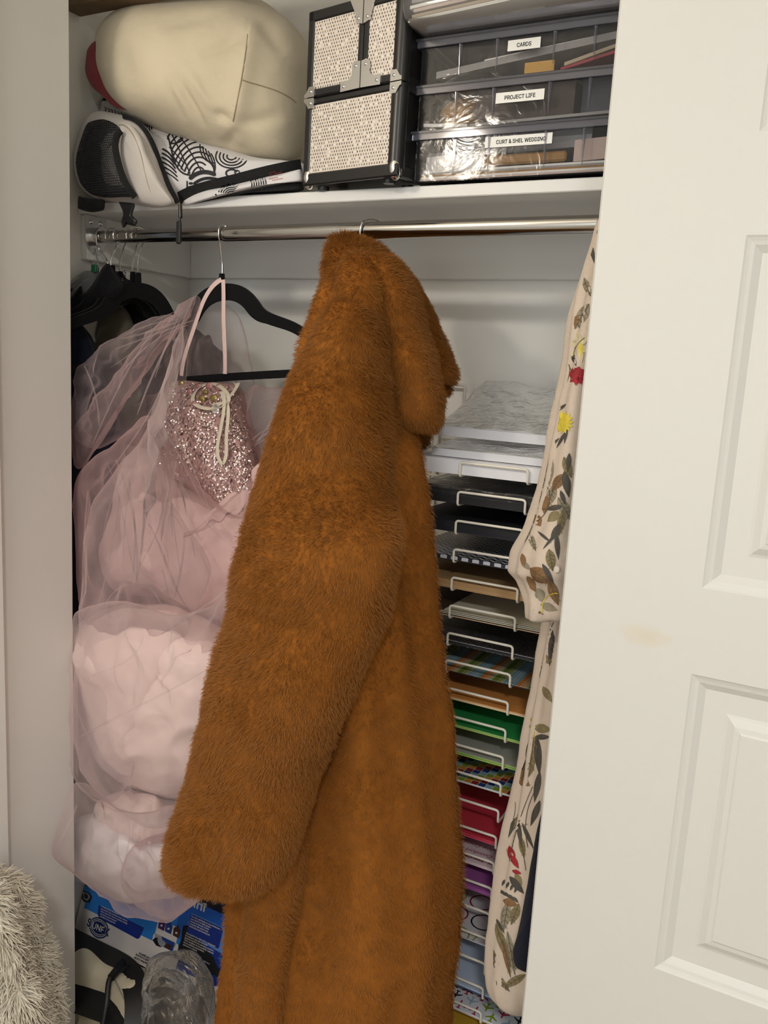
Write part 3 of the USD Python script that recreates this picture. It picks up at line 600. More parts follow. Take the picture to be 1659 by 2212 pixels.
# ------------------------------------------------------------------ outlines blown up into soft bodies, and prints laid on them
def smooth_closed(P, n):
    P = V(P, float); k = len(P)
    Q = np.vstack([P[-3:], P, P[:3]])
    from scipy.interpolate import PchipInterpolator
    t = np.arange(-3, k + 3)
    return np.stack([PchipInterpolator(t, Q[:, q])(np.linspace(0, k, n, endpoint=False)) for q in range(2)], 1)
def pillow(outline, Y, th, nr=26, na=96, power=2.2, center=None, disp=None, lump=0, ls=10., seed=0, back=1.0, ease=.5, smooth=True):
    """closed soft body: the outline as seen, at depth Y (number or function of the seen point), th thick in depth"""
    o = smooth_closed(outline, na) if smooth else resample(list(outline) + [outline[0]], na + 1)[:-1]
    c = o.mean(0) if center is None else V(center, float)
    rr = np.sin(np.linspace(0, 1, nr + 1)[1:]*np.pi/2)
    px = c + rr[:, None, None]*(o - c)                      # nr, na, 2
    h = (1 - rr**power)**ease
    Yf = Y if callable(Y) else (lambda x, y: np.full(np.shape(x), float(Y)))
    def pts(x, y, d):
        dd = FWD + RGT*((x - W/2)/FPX)[..., None] - UPV*((y - H/2)/FPX)[..., None]
        yy = Yf(x, y) + d
        return EYE + dd*(yy/dd[..., 1])[..., None]
    F = pts(px[..., 0], px[..., 1], -h[:, None]*th/2); cF = pts(c[:1], c[1:], V([-th/2]))
    base = pts(px[..., 0], px[..., 1], np.zeros(px.shape[:2]))
    B = base + V([0, 1, 0])*(h[:, None, None]*th/2*back); cB = pts(c[:1], c[1:], V([0.])) + V([0, th/2*back, 0])
    v = np.vstack([cF, F.reshape(-1, 3), B[:-1].reshape(-1, 3), cB])
    f = []; a = np.arange(na); b = (a + 1) % na
    f.append(np.stack([np.zeros(na, int), 1 + a, 1 + b], 1))
    for r in range(nr - 1):
        i, j = 1 + r*na, 1 + (r + 1)*na
        f += [np.stack([i + a, j + a, j + b], 1), np.stack([i + a, j + b, i + b], 1)]
    ob = 1 + nr*na; rim = 1 + (nr - 1)*na; last = ob + (nr - 1)*na
    for r in range(nr - 1):
        i = ob + r*na; j = ob + (r + 1)*na if r < nr - 2 else rim
        f += [np.stack([i + a, j + b, j + a], 1), np.stack([i + a, i + b, j + b], 1)]
    f.append(np.stack([np.full(na, last), ob + b, ob + a], 1))
    f = np.vstack(f)
    if disp is not None or lump:
        pxs = np.vstack([c[None], px.reshape(-1, 2), px[:-1].reshape(-1, 2), c[None]])
        amt = np.zeros(len(v))
        if lump: amt = amt + (fbm(v*ls + seed*3.7, 4, seed) - .5)*2*lump
        t0 = trimesh.Trimesh(v, f, process=False)
        cr = np.cross(v[f[:, 1]] - v[f[:, 0]], v[f[:, 2]] - v[f[:, 0]]); n = np.zeros_like(v); [np.add.at(n, f[:, q], cr) for q in range(3)]
        n /= np.linalg.norm(n, axis=1, keepdims=True) + 1e-15
        if t0.volume < 0: n = -n
        if disp is not None: amt[:1 + nr*na] += disp(pxs[:1 + nr*na, 0], pxs[:1 + nr*na, 1])*np.r_[1.0, np.repeat(np.clip(.15 + 1.2*h, 0, 1), na)]
        v = v + n*amt[:, None]
    v[:, 0] = np.maximum(v[:, 0], np.where(v[:, 1] < YO + .004, XW + .005, XL + .008 + .0 * v[:, 1]))   # cloth stays on this side of the walls
    t = trimesh.Trimesh(v, f, process=False)
    if t.volume < 0: t = trimesh.Trimesh(v, f[:, ::-1], process=False)
    return t
def seen(p):
    d = np.asarray(p) - EYE; z = d @ FWD
    return np.stack([W/2 + FPX*(d @ RGT)/z, H/2 - FPX*(d @ UPV)/z], -1)
class Front:
    """depth of the near side of a body, so that prints and seams can be laid on it"""
    def __init__(self, mesh):
        from scipy.interpolate import LinearNDInterpolator, NearestNDInterpolator
        v, f = np.array(mesh.vertices), np.array(mesh.faces)
        fn = np.cross(v[f[:, 1]] - v[f[:, 0]], v[f[:, 2]] - v[f[:, 0]]); keep = (fn*(EYE - v[f].mean(1))).sum(1) > 0
        i = np.unique(f[keep]); q = seen(v[i])
        self.a, self.b = LinearNDInterpolator(q, v[i, 1]), NearestNDInterpolator(q, v[i, 1])
    def __call__(self, P, off=.0007):
        P = V(P, float); y = self.a(P); y = np.where(np.isnan(y), self.b(P), y) - off
        d = FWD + RGT*((P[:, :1] - W/2)/FPX) - UPV*((P[:, 1:] - H/2)/FPX)
        return EYE + d*(y/d[:, 1])[:, None]
def decal(front, polys, off=.0007, step=9.0, clip=None):
    from shapely.geometry import Polygon
    out = []
    for p in polys:
        g = p if hasattr(p, 'exterior') else Polygon(p)
        g = g.buffer(0) if clip is None else g.buffer(0).intersection(clip)
        for gg in getattr(g, 'geoms', [g]):
            if gg.area < .5: continue
            v, f = trimesh.creation.triangulate_polygon(gg, engine='earcut')
            v, f = trimesh.remesh.subdivide_to_size(np.c_[v, np.zeros(len(v))], f, step, max_iter=8)
            q = front(v[:, :2], off)
            e1, e2 = v[f[0, 1]] - v[f[0, 0]], v[f[0, 2]] - v[f[0, 0]]
            if e1[0]*e2[1] - e1[1]*e2[0] > 0: f = f[:, ::-1]
            out.append(trimesh.Trimesh(q, f, process=False))
    return join(out)
def leaf(x, y, L, w, ang, n=12):
    t = np.linspace(0, 1, n); s = w/2*np.sin(np.pi*t**.85); a = math.radians(ang); c, d = math.cos(a), math.sin(a)
    P = [((u - .5)*L, q) for u, q in zip(t, s)] + [((u - .5)*L, -q) for u, q in zip(t[::-1], s[::-1])][1:-1]
    return [(x + c*u - d*q, y + d*u + c*q) for u, q in P]
def stroke(P, w, n=24):
    from shapely.geometry import LineString
    return LineString(spline([(*p, 0) for p in P], n)[:, :2] if len(P) > 2 else P).buffer(w/2, 4)
def arc(cx, cy, rx, ry, a0, a1, w, n=24):
    from shapely.geometry import LineString
    g = np.radians(np.linspace(a0, a1, n)); return LineString(np.c_[cx + rx*np.cos(g), cy + ry*np.sin(g)]).buffer(w/2, 3)

# ------------------------------------------------------------------ on the shelf: glittering train case
C0 = V([-.8425, 1.2475, ST + .006]); CD = V([.1975, -.034, 0]); CW = float(np.linalg.norm(CD)); CX = CD/CW; CY = V([-CX[1], CX[0], 0])
CH, CDP = .272, .090
case = thing('train_case', 'black-framed cosmetic train case with white glitter panels and silver corners', 'case', C0)
def cbox(u0, u1, v0, v1, w0, w1, r=0):      # u across, v up, w back
    m = box(u0, u1, w0, w1, v0, v1, r); v, f, _ = meshkit.arrays(m)
    return trimesh.Trimesh(C0 + v[:, :1]*CX + v[:, 1:2]*CY + v[:, 2:3]*V([0, 0, 1.0]), f, process=False)
usdkit.material(stage, look('glitter_panel'), {
    'c': ('texture_coordinate', {}), 'u': ('vector_math', dict(math_type='dot_product', vector2=tuple(CX))), 'v': ('separate_xyz', {}),
    'us': M_('multiply', b=1/.0052), 'vs': M_('multiply', b=1/.0052), 'fl': M_('floor'), 'md': M_('floored_modulo', b=2.0), 'hf': M_('multiply', b=.5), 'ua': M_('add'), 'uf': M_('fraction'), 'vf': M_('fraction'),
    'uc': M_('subtract', b=.5), 'vc': M_('subtract', b=.5), 'uw': M_('multiply', b=1.7), 'u2': M_('multiply'), 'v2': M_('multiply'), 's': M_('add'), 'lt': M_('less_than', b=.11), 'ft': M_('floor'), 'cb': ('combine_xyz', {}), 'wn': ('white_noise_texture', {}),
    'rp': ('rgb_ramp', dict(ramp=[(0, (.035, .03, .028)), (.6, (.10, .09, .085)), (.86, (.30, .28, .26)), (.9, (.9, .88, .86))])),
    'mx': ('mix', dict(color1=lin(226, 214, 202))), 'n': ('voronoi_texture', dict(scale=900.)), 'b': ('bump', dict(strength=.35, distance=.001)), 'p': ('principled_bsdf', dict(roughness=.35, specular_ior_level=.6))},
    [('c.object', 'u.vector1'), ('c.object', 'v.vector'), ('u.value', 'us.value1'), ('v.z', 'vs.value1'), ('vs.value', 'fl.value1'), ('fl.value', 'md.value1'), ('md.value', 'hf.value1'), ('us.value', 'ua.value1'), ('hf.value', 'ua.value2'),
     ('ua.value', 'uf.value1'), ('vs.value', 'vf.value1'), ('uf.value', 'uc.value1'), ('vf.value', 'vc.value1'), ('uc.value', 'uw.value1'), ('uw.value', 'u2.value1'), ('uw.value', 'u2.value2'), ('vc.value', 'v2.value1'), ('vc.value', 'v2.value2'),
     ('u2.value', 's.value1'), ('v2.value', 's.value2'), ('s.value', 'lt.value1'), ('lt.value', 'mx.fac'), ('ua.value', 'ft.value1'), ('ft.value', 'cb.x'), ('fl.value', 'cb.y'), ('cb.vector', 'wn.vector'), ('wn.value', 'rp.fac'), ('rp.color', 'mx.color2'),
     ('mx.color', 'p.base_color'), ('c.object', 'n.vector'), ('n.distance', 'b.height'), ('b.normal', 'p.normal')], surface='p.BSDF')
gp = look('glitter_panel'); case_black = mat('case_black', (.012, .011, .011), .32, bump=.05, bscale=400.)
seam_v, mu = .138, .119         # height of the lid seam, place of the split between the two lids
obj('core', cbox(.004, CW - .004, .004, CH - .004, .004, CDP - .004), case_black, case, smooth=False)
for a in ((.012, CW - .018, .018, seam_v - .010), (.012, mu - .009, seam_v + .012, CH - .016), (mu + .009, CW - .018, seam_v + .012, CH - .016)):
    obj('panel', cbox(*a, .0015, .006), gp, case, smooth=False, label='white glitter panel')
def fr_(u0, u1, v0, v1, w0=-.001, w1=.008, nm='frame_rail'): obj(nm, cbox(u0, u1, v0, v1, w0, w1, .0022), case_black, case, smooth=30)
fr_(0, .0135, .012, seam_v - .001); fr_(0, .0135, seam_v + .001, CH); fr_(0, CW, 0, .0195); fr_(0, CW, CH - .017, CH)
fr_(.006, CW - .01, seam_v - .0115, seam_v - .0008); fr_(.006, CW - .01, seam_v + .0008, seam_v + .0135)
fr_(mu - .0105, mu - .0006, seam_v, CH); fr_(mu + .0006, mu + .0105, seam_v, CH)
for v0, v1 in ((.012, seam_v - .001), (seam_v + .001, CH)):
    v, f, _ = meshkit.arrays(tube([(0, 0, v0), (0, 0, v1)], .0140, 28, 2)); p = C0 + (CW - .0115 + v[:, :1])*CX + (.0125 + v[:, 1:2])*CY + v[:, 2:3]*V([0, 0, 1.0])
    obj('corner_post', trimesh.Trimesh(p, f, process=False), case_black, case)
fr_(CW - .010, CW + .001, 0, .0195, .01, CDP); fr_(CW - .010, CW + .001, seam_v - .0115, seam_v + .0135, .012, CDP)
def bracket(poly, riv):
    v, f, _ = meshkit.arrays(flat(poly, .0016)); p = C0 + v[:, :1]*CX + v[:, 1:2]*V([0, 0, 1.0]) - (.0012 + v[:, 2:3])*CY
    b = obj('bracket', trimesh.Trimesh(p, f, process=False), bright_steel, case, smooth=False, label='silver metal bracket')
    for u, v_ in riv:
        obj('rivet', lathe([(.0028, 0), (.0026, .0008), (.0016, .0016), (.0001, .002)], C0 + u*CX + v_*V([0, 0, 1.0]) - .0028*CY, -CY, 14), steel, b)
for s in (-1, 1):
    m0 = mu + .0008*s
    L = [(m0, seam_v + .0005), (m0, seam_v + .040), (m0 + .010*s, seam_v + .042), (m0 + .017*s, seam_v + .038), (m0 + .017*s, seam_v + .021), (m0 + .024*s, seam_v + .015), (m0 + .040*s, seam_v + .015), (m0 + .040*s, seam_v - .0005)]
    bracket(L, [(m0 + .009*s, seam_v + .034), (m0 + .033*s, seam_v + .007)])
    T = [(m0, CH - .040), (m0 + .014*s, CH - .036), (m0 + .015*s, CH - .024), (m0 + .018*s, CH - .018), (m0 + .028*s, CH), (m0, CH)]
    bracket(T, [(m0 + .008*s, CH - .031)])
    for e, u0 in ((1, -.001), (-1, CW + .001)):
        P = [(u0, seam_v + .0008*s), (u0 + .022*e, seam_v + .0008*s), (u0 + .022*e, seam_v + .017*s), (u0 + .010*e, seam_v + .017*s), (u0 + .004*e, seam_v + .008*s), (u0, seam_v + .006*s)]
        bracket(P, [(u0 + .015*e, seam_v + .009*s)])
for u in (.0085, CW - .0095):
    obj('corner_cap', trimesh.Trimesh((lambda v: C0 + u*CX + v[:, :1]*CX + (.009 + v[:, 1:2])*CY + (.014 + v[:, 2:3])*V([0, 0, 1.0]))(V(trimesh.creation.icosphere(3, 1).vertices)*V([.0105, .0115, .0185])), trimesh.creation.icosphere(3, 1).faces, process=False), bright_steel, case, smooth=True, label='rounded silver corner')
for u, w_ in ((.03, .02), (CW - .03, .02), (.03, CDP - .02), (CW - .03, CDP - .02)):
    obj('foot', lathe([(.0001, 0), (.009, 0), (.010, .003), (.010, .0065), (.0001, .0065)], C0 + u*CX + w_*CY - V([0, 0, .006]), (0, 0, 1), 16), black_plastic, case)

# ------------------------------------------------------------------ clear drawers and the clear bin
DYF = 1.256
acry = clear('acrylic', (.985, .98, .985), .12, 1.49, .28, haze=.012, wrinkle=.12, wscale=20.)
acry_rim = clear('acrylic_rim', (.80, .79, .84), .08, 1.49, 1.0, haze=.12, hcolor=(.55, .55, .62))
poly_clear = clear('poly_clear', (.95, .95, .95), .12, 1.45, .9, haze=.13)
zz = [ST + .004, at(893, 285, DYF)[2], at(893, 188, DYF)[2], at(893, 94, DYF)[2] + .004]
dxl, dxr = -.635, -.275
label_tape = mat('label_tape', lin(238, 238, 234), .4); label_ink = mat('label_ink', lin(34, 34, 36), .6)
pap = {n: mat('inside_' + n, lin(*c), .7) for n, c in dict(grey=(150, 148, 146), dark=(62, 50, 46), slate=(70, 72, 82), buff=(176, 160, 136), white=(226, 224, 218), gold=(196, 150, 66), tan=(150, 112, 60), red=(150, 44, 60), rose=(196, 176, 166)).items()}
def slabp(x0, x1, y0, y1, z, th, dz0=0., dz1=0., dy=0.):       # a sheet or pile, its left and right ends raised by dz0, dz1
    m = box(x0, x1, y0, y1, 0, th); v = np.array(m.vertices); u = (v[:, 0] - x0)/(x1 - x0); v[:, 2] += z + dz0*(1 - u) + dz1*u + dy*(v[:, 1] - y0)/(y1 - y0)
    return trimesh.Trimesh(v, m.faces, process=False)
texts = [('CURT & SHEL WEDDING', (1048, 307, 1193, 298)), ('PROJECT LIFE', (1071, 213, 1176, 201)), ('CARDS', (1097, 100, 1168, 89))]
ribpx = [[980, 1055, 1176, 1258], [984, 1064, 1184, 1270], [993, 1072, 1194, 1281]]
nice = ['bottom clear drawer labelled for a wedding, holding cards and photos', 'middle clear drawer with the PROJECT LIFE label', 'top clear drawer with the CARDS label, right of the train case']
for k in range(3):
    z0_, z1_ = zz[k], zz[k + 1] - .0015
    t = thing('storage_case', nice[k], 'storage drawer', ((dxl + dxr)/2, 1.42, z0_), 'stacked clear drawers')
    y1_ = 1.590
    rim = .0125
    obj('front_panel', box(dxl, dxr, DYF, DYF + .002, z0_ + .001, z1_ - rim), acry, t, smooth=False)
    obj('side_panel', box(dxl, dxl + .002, DYF + .002, y1_, z0_ + .001, z1_ - rim), acry, t, smooth=False)
    obj('side_panel', box(dxr - .002, dxr, DYF + .002, y1_, z0_ + .001, z1_ - rim), acry, t, smooth=False)
    obj('bottom_panel', box(dxl + .002, dxr - .002, DYF + .002, y1_, z0_, z0_ + .002), acry, t, smooth=False)
    obj('lid', join([box(dxl - .008, dxr + .008, DYF - .007, y1_ + .003, z1_ - .0035, z1_), box(dxl - .006, dxr + .006, DYF - .0055, DYF - .0025, z1_ - rim, z1_ - .0035), box(dxl - .006, dxl - .003, DYF - .0025, y1_, z1_ - rim, z1_ - .0035), box(dxr + .003, dxr + .006, DYF - .0025, y1_, z1_ - rim, z1_ - .0035)]), acry_rim, t, smooth=False)
    obj('hinge_tab', box(dxl - .020, dxl - .004, DYF + .004, DYF + .03, z1_ - .005, z1_ - .001), acry_rim, t, smooth=False)
    for xr in ribpx[k]:
        X = at(xr, [340, 240, 140][k], DYF)[0]; zt, zb = z1_ - rim - .001, z0_ + .010
        Q = [V([(X - .0032, DYF - .0002, zt), (X + .0032, DYF - .0002, zt), (X + .0008, DYF - .0045, zt), (X - .0008, DYF - .0045, zt)]), V([(X - .0006, DYF - .0002, zb), (X + .0006, DYF - .0002, zb), (X + .0002, DYF - .0012, zb), (X - .0002, DYF - .0012, zb)])]
        obj('rib', rings(V(Q)), acry_rim, t, smooth=False)
    s, (xa, ya, xb, yb) = texts[k]
    A, B = at(xa, ya, DYF - .001), at(xb, yb, DYF - .001); hh = .0148 if k else .0152
    z_ = (A[2] + B[2])/2
    lb = obj('label', box(A[0], B[0], DYF - .0014, DYF - .0002, z_ - hh/2 - .0005, z_ + hh/2 - .0005), label_tape, t, smooth=False, label='white printed label')
    wt = (B[0] - A[0])*(.74 if k == 0 else .64 if k == 1 else .45)
    tm = text_mesh(s, .0054, .0003, True); tm.apply_scale([wt/tm.bounds[1][0], 1, 1])
    cx_ = (A[0] + B[0])/2 - wt/2 + (.004 if k == 0 else 0)
    obj('lettering', place(tm, (cx_, DYF - .00145, z_ - .0035), (1, 0, 0), (0, 0, 1)), label_ink, lb, smooth=False)
    # what lies inside belongs to the drawer's pile: each its own thing
    def inside(nm, lab, m, c): obj(nm, m, pap[c], None, smooth=False, label=lab, cat='paper' if 'box' not in nm else 'box')
    b = z0_ + .0025; xl_, xr_ = dxl + .006, dxr - .006; yf = DYF + .006
    if k == 0:
        for q in range(5): inside('paper_sheet', ['brown-edged', 'white', 'tan', 'grey-edged', 'cream'][q] + ' papers at the bottom of the wedding drawer, layer %s up' % ['first', 'second', 'third', 'fourth', 'fifth'][q], slabp(xl_ + .001*q, xr_, yf + .001*q, 1.56, b + .0032*q, .003, 0, .001), ['rose', 'white', 'tan', 'grey', 'white'][q])
        inside('card', 'white card with a dark picture at the front left of the wedding drawer', slabp(xl_, xl_ + .10, yf + .02, yf + .024, b + .017, .024, .0, .004), 'white')
        inside('pouch', 'flat tan leather-brown pouch in the middle of the wedding drawer', box(xl_ + .105, xl_ + .235, yf + .004, yf + .010, b + .019, b + .034, .003), 'tan')
        inside('paper_sheet', 'grey patterned folded paper across the wedding drawer', slabp(xl_, xr_, yf + .03, 1.55, b + .040, .009, 0, .006), 'grey')
        inside('paper_sheet', 'white upright paper behind the wedding label', slabp(xl_ + .03, xl_ + .255, yf + .06, yf + .062, b + .048, .043, 0, .0), 'white')
        inside('photo_print', 'pinkish spotted print at the right of the wedding drawer', slabp(xl_ + .245, xr_, yf + .008, yf + .012, b + .018, .03, 0, .004), 'rose')
        inside('storage_box', 'dark box at the back of the wedding drawer', box(xl_, xr_, yf + .09, 1.58, b + .018, b + .095), 'slate')
    elif k == 1:
        inside('storage_box', 'dark brown box filling the middle clear drawer', box(xl_ + .08, xl_ + .235, yf + .02, 1.56, b + .004, b + .074), 'dark')
        inside('storage_box', 'slate grey box at the right of the middle clear drawer', box(xl_ + .24, xr_, yf + .04, 1.56, b + .004, b + .072), 'slate')
        inside('bag_bundle', 'crumpled tan bundle at the left of the middle clear drawer', trimesh.Trimesh((lambda v: v*V([.04, .05, .03])*(1 + .3*(fbm(v*2.2, 3, 5) - .5))[:, None] + V([xl_ + .045, yf + .07, b + .032]))(V(trimesh.creation.icosphere(4, 1).vertices)), trimesh.creation.icosphere(4, 1).faces, process=False), 'tan')
        inside('paper_sheet', 'white papers fanned at the bottom left of the middle clear drawer', slabp(xl_, xl_ + .075, yf + .002, 1.5, b, .005, .006, 0), 'white')
        inside('paper_sheet', 'grey papers at the bottom right of the middle clear drawer', slabp(xl_ + .08, xr_, yf, 1.5, b, .004, 0, .003), 'grey')
    else:
        inside('storage_box', 'dark brown box at the back of the cards drawer', box(xl_ + .02, xr_ - .02, yf + .11, 1.56, b + .02, b + .07), 'dark')
        inside('paper_sheet', 'long pale paper sloping up to the right in the cards drawer', slabp(xl_ + .012, xl_ + .29, yf + .012, 1.5, b + .012, .010, 0, .026), 'grey')
        inside('paper_sheet', 'white card lying on top of the sloping paper in the cards drawer', slabp(xl_ + .09, xl_ + .285, yf + .016, 1.45, b + .030, .003, 0, .016), 'white')
        inside('card', 'yellow card low in the middle of the cards drawer', slabp(xl_ + .16, xl_ + .205, yf + .004, yf + .007, b + .001, .016), 'gold')
        inside('card', 'red cards at the right of the cards drawer', slabp(xl_ + .215, xr_, yf + .004, 1.5, b + .001, .004, 0, .026), 'red')
        inside('card', 'buff cards lying over the red ones in the cards drawer', slabp(xl_ + .22, xr_, yf + .005, 1.5, b + .007, .005, 0, .030), 'buff')

# clear bin on top, left edge overhanging
bz = zz[3] + .002
bx0, bx1 = at(852, 40, 1.187)[0], -.255
bin_ = thing('clear_bin', 'cloudy clear plastic bin of papers on top of the drawers', 'storage bin', ((bx0 + bx1)/2, 1.361, bz))
rr_ = []
for z_, ins in ((0, .028), (.001, .018), (.004, .009), (.011, .003), (.022, 0), (.13, -.004)):
    g = np.linspace(0, 2*np.pi, 48, endpoint=False); c_, s_ = np.cos(g), np.sin(g); e = .16
    hx, hy = (bx1 - bx0)/2 - ins, .176 - ins
    rr_.append(np.stack([(bx0 + bx1)/2 + hx*np.sign(c_)*np.abs(c_)**e, 1.361 + hy*np.sign(s_)*np.abs(s_)**e, np.full(48, bz + z_)], 1))
obj('bin_body', sheet(np.concatenate([V(rr_), V(rr_)[:, :1]], 1)), poly_clear, bin_, smooth=40)
g0 = V(rr_[0]); obj('bin_bottom', trimesh.Trimesh(np.vstack([g0, g0.mean(0)]), [[i, (i + 1) % 48, 48] for i in range(48)], process=False), poly_clear, bin_, smooth=False)
for q in range(9):
    c = ['white', 'buff', 'rose', 'white', 'grey', 'white', 'slate', 'buff', 'white'][q]
    obj('paper_sheet', slabp(bx0 + .014 + .004*(q % 3), bx1 - .03, 1.205 + .003*(q % 2), 1.50, bz + .008 + .0055*q, .0045, -.004 + .001*q, .016 + .0012*q), pap[c], None, smooth=False,
        label='papers in the clear bin, %s layer from its bottom' % ['first', 'second', 'third', 'fourth', 'fifth', 'sixth', 'seventh', 'eighth', 'ninth'][q], cat='paper', group='papers in the clear bin')

# ------------------------------------------------------------------ cream canvas bag, the red cushion behind it
canvas = cloth('canvas_cream', lin(214, 202, 176), 1500., .12, .07)
red_cloth = cloth('red_cloth', lin(132, 46, 54), 1300., .3, .1)
def seg(x, y, a, b):
    a, b = V(a, float), V(b, float); d = b - a; t = np.clip(((x - a[0])*d[0] + (y - a[1])*d[1])/(d @ d), 0, 1)
    return np.hypot(x - a[0] - t*d[0], y - a[1] - t*d[1]), (x - a[0])*d[1] - (y - a[1])*d[0], t
def bagd(x, y):
    o = np.zeros_like(x)
    d, s, t = seg(x, y, (535, 75), (503, 262)); o += .011*np.exp(-(d/26)**2)*np.where(s > 0, 1, .8)
    for a, b, w_, h in (((372, 150), (450, 290), 9, -.009), ((350, 160), (400, 270), 8, -.005), ((420, 120), (560, 70), 14, -.006), ((330, 60), (470, 30), 16, -.005), ((503, 262), (460, 240), 12, -.010), ((503, 268), (620, 250), 16, -.008), ((560, 40), (625, 120), 18, -.007), ((260, 80), (290, 210), 22, -.004), ((420, 300), (560, 335), 14, -.004), ((515, 270), (480, 330), 10, -.006), ((395, 140), (470, 250), 10, .005)):
        d, s, t = seg(x, y, a, b); o += h*np.exp(-(d/w_)**2)*np.sin(np.pi*np.clip(t, .05, .95))
    return o
bag_o = [(228, 36), (204, 82), (200, 128), (214, 186), (248, 232), (330, 274), (400, 304), (470, 330), (540, 352), (600, 358), (642, 345), (662, 250), (660, 140), (640, 66), (600, 24), (556, -4), (500, -22), (420, -16), (330, -2), (270, 10)]
bag_m = pillow(bag_o, lambda x, y: 1.268 + .00034*(x - 200), .23, 56, 150, 2.6, (440, 165), bagd, .004, 9., 3)
cb = thing('canvas_bag', 'stuffed cream canvas bag with a boxed stitched corner on the shelf', 'bag', (-1.0, 1.38, 1.8))
obj('body', bag_m, canvas, cb, smooth=True)
bf = Front(bag_m)
seam_m = mat('seam_thread', lin(168, 152, 124), .9)
for P in ([(535, 74), (528, 130), (516, 200), (503, 262)], [(521, 172), (560, 184), (606, 200), (640, 222)]):
    obj('seam', tube(bf(spline([(*p, 0) for p in P], 30)[:, :2], .0002), .0011, 6), seam_m, cb, label='stitched seam')
rc = [(240, 80), (208, 86), (187, 112), (185, 148), (196, 180), (220, 206), (252, 232), (320, 244), (360, 150), (300, 80)]
t = thing('red_cushion', 'red fabric cushion tucked behind the cream canvas bag', 'cushion', at(260, 150, 1.272))
obj('body', pillow(rc, 1.248, .02, 18, 60, 2.4, None, None, .004, 9., 4), red_cloth, t, smooth=True)

# ------------------------------------------------------------------ black and white print bag with a mesh pocket
white_nylon = cloth('white_nylon', lin(222, 220, 222), 2000., .15, .04, .6)
grey_nylon = cloth('grey_nylon', lin(206, 200, 194), 2000., .2, .05, .7)
usdkit.material(stage, look('mesh_net'), {'c': ('texture_coordinate', {}), 's': ('separate_xyz', {}), 'a': M_('multiply', b=1/.0042), 'b': M_('multiply', b=1/.0042), 'fb': M_('floor'), 'md': M_('floored_modulo', b=2.0), 'hf': M_('multiply', b=.5), 'aa': M_('add'), 'af': M_('fraction'), 'bfr': M_('fraction'),
    'ac': M_('subtract', b=.5), 'bc': M_('subtract', b=.5), 'a2': M_('multiply'), 'b2': M_('multiply'), 'sm': M_('add'), 'lt': M_('less_than', b=.085), 't': ('transparent_bsdf', {}), 'p': ('principled_bsdf', dict(base_color=(.016, .016, .018), roughness=.6)), 'm': ('mix_closure', {})},
    [('c.object', 's.vector'), ('s.x', 'a.value1'), ('s.z', 'b.value1'), ('b.value', 'fb.value1'), ('fb.value', 'md.value1'), ('md.value', 'hf.value1'), ('a.value', 'aa.value1'), ('hf.value', 'aa.value2'), ('aa.value', 'af.value1'), ('b.value', 'bfr.value1'),
     ('af.value', 'ac.value1'), ('bfr.value', 'bc.value1'), ('ac.value', 'a2.value1'), ('ac.value', 'a2.value2'), ('bc.value', 'b2.value1'), ('bc.value', 'b2.value2'), ('a2.value', 'sm.value1'), ('b2.value', 'sm.value2'), ('sm.value', 'lt.value1'), ('lt.value', 'm.fac'), ('p.BSDF', 'm.closure1'), ('t.BSDF', 'm.closure2')], surface='m.closure')
black_web = cloth('black_web', (.012, .012, .013), 1200., .3, .1, .75, .05)
bp = thing('print_bag', 'white sports bag with black zebra-like print and mesh pocket under the canvas bag', 'bag', at(380, 360, 1.30))
body_o = [(192, 194), (236, 218), (300, 246), (380, 280), (470, 315), (560, 340), (650, 352), (662, 372), (640, 384), (560, 402), (470, 420), (400, 436), (350, 438), (280, 425), (200, 410), (172, 340), (176, 250)]
bm = pillow(body_o, lambda x, y: 1.36 - .06*np.clip((y - 250)/180, 0, 1), .13, 30, 110, 3.0, (330, 340), None, .004, 12., 6)
obj('body', bm, white_nylon, bp, smooth=True)
fb_ = Front(bm)
ink = mat('print_ink', (.010, .010, .016), .6)
from shapely.geometry import Polygon as _P
big = _P([(362, 292), (384, 286), (430, 308), (462, 350), (462, 368), (412, 378), (384, 362), (372, 330)])
pr = []
for q in range(9): pr.append(arc(430, 395 - q*1.5, 18 + q*8.2, 34 + q*9.4, 205, 300, 3.2).intersection(big.buffer(2)))
pr += [stroke([(362, 294), (372, 332), (386, 366), (420, 378)], 3.4), stroke([(372, 292), (395, 340), (410, 374)], 2.6), stroke([(384, 288), (412, 330), (436, 372)], 2.6), stroke([(362, 300), (384, 286), (392, 292), (370, 310)], 3), stroke([(366, 318), (398, 352)], 2.5), stroke([(372, 335), (396, 368)], 2.5)]
for q in range(5): pr.append(stroke([(432 + q*6, 312 + q*5), (444 + q*5, 345 + q*2), (462, 352 + q*6)], 2.8))
for q in range(6): pr.append(stroke([(352 - q*1 + 0, 322 + q*9), (364, 330 + q*9), (374 + q*2, 345 + q*9)], 4 - .3*q))
for q in range(4): pr.append(arc(500, 338, 10 + q*8, 7 + q*6, 20, 205, 3.0))
for q in range(4): pr.append(arc(335, 276, 8 + q*5, 6 + q*4, 150, 350, 2.4))
pr += [stroke([(412, 384), (436, 372), (462, 376)], 9), stroke([(420, 396), (440, 386), (470, 388)], 6), stroke([(404, 392), (404, 404)], 3), stroke([(410, 396), (414, 396)], 5), stroke([(404, 406), (412, 403)], 4), arc(500, 374, 12, 8, 80, 330, 3.5), arc(512, 372, 5, 4, 0, 330, 2.5)]
for q in range(11): pr.append(stroke([(260 + q*7 - 34, 232 + q*2.2), (263 + q*7 - 34, 236 + q*2.2), (261 + q*7 - 34, 240 + q*2.2)], 1.6))
obj('print', decal(fb_, pr, .0012, 6.), ink, bp, smooth=False, label='black curved print', kind='stuff')
red_ink = mat('print_red', lin(176, 48, 54), .6)
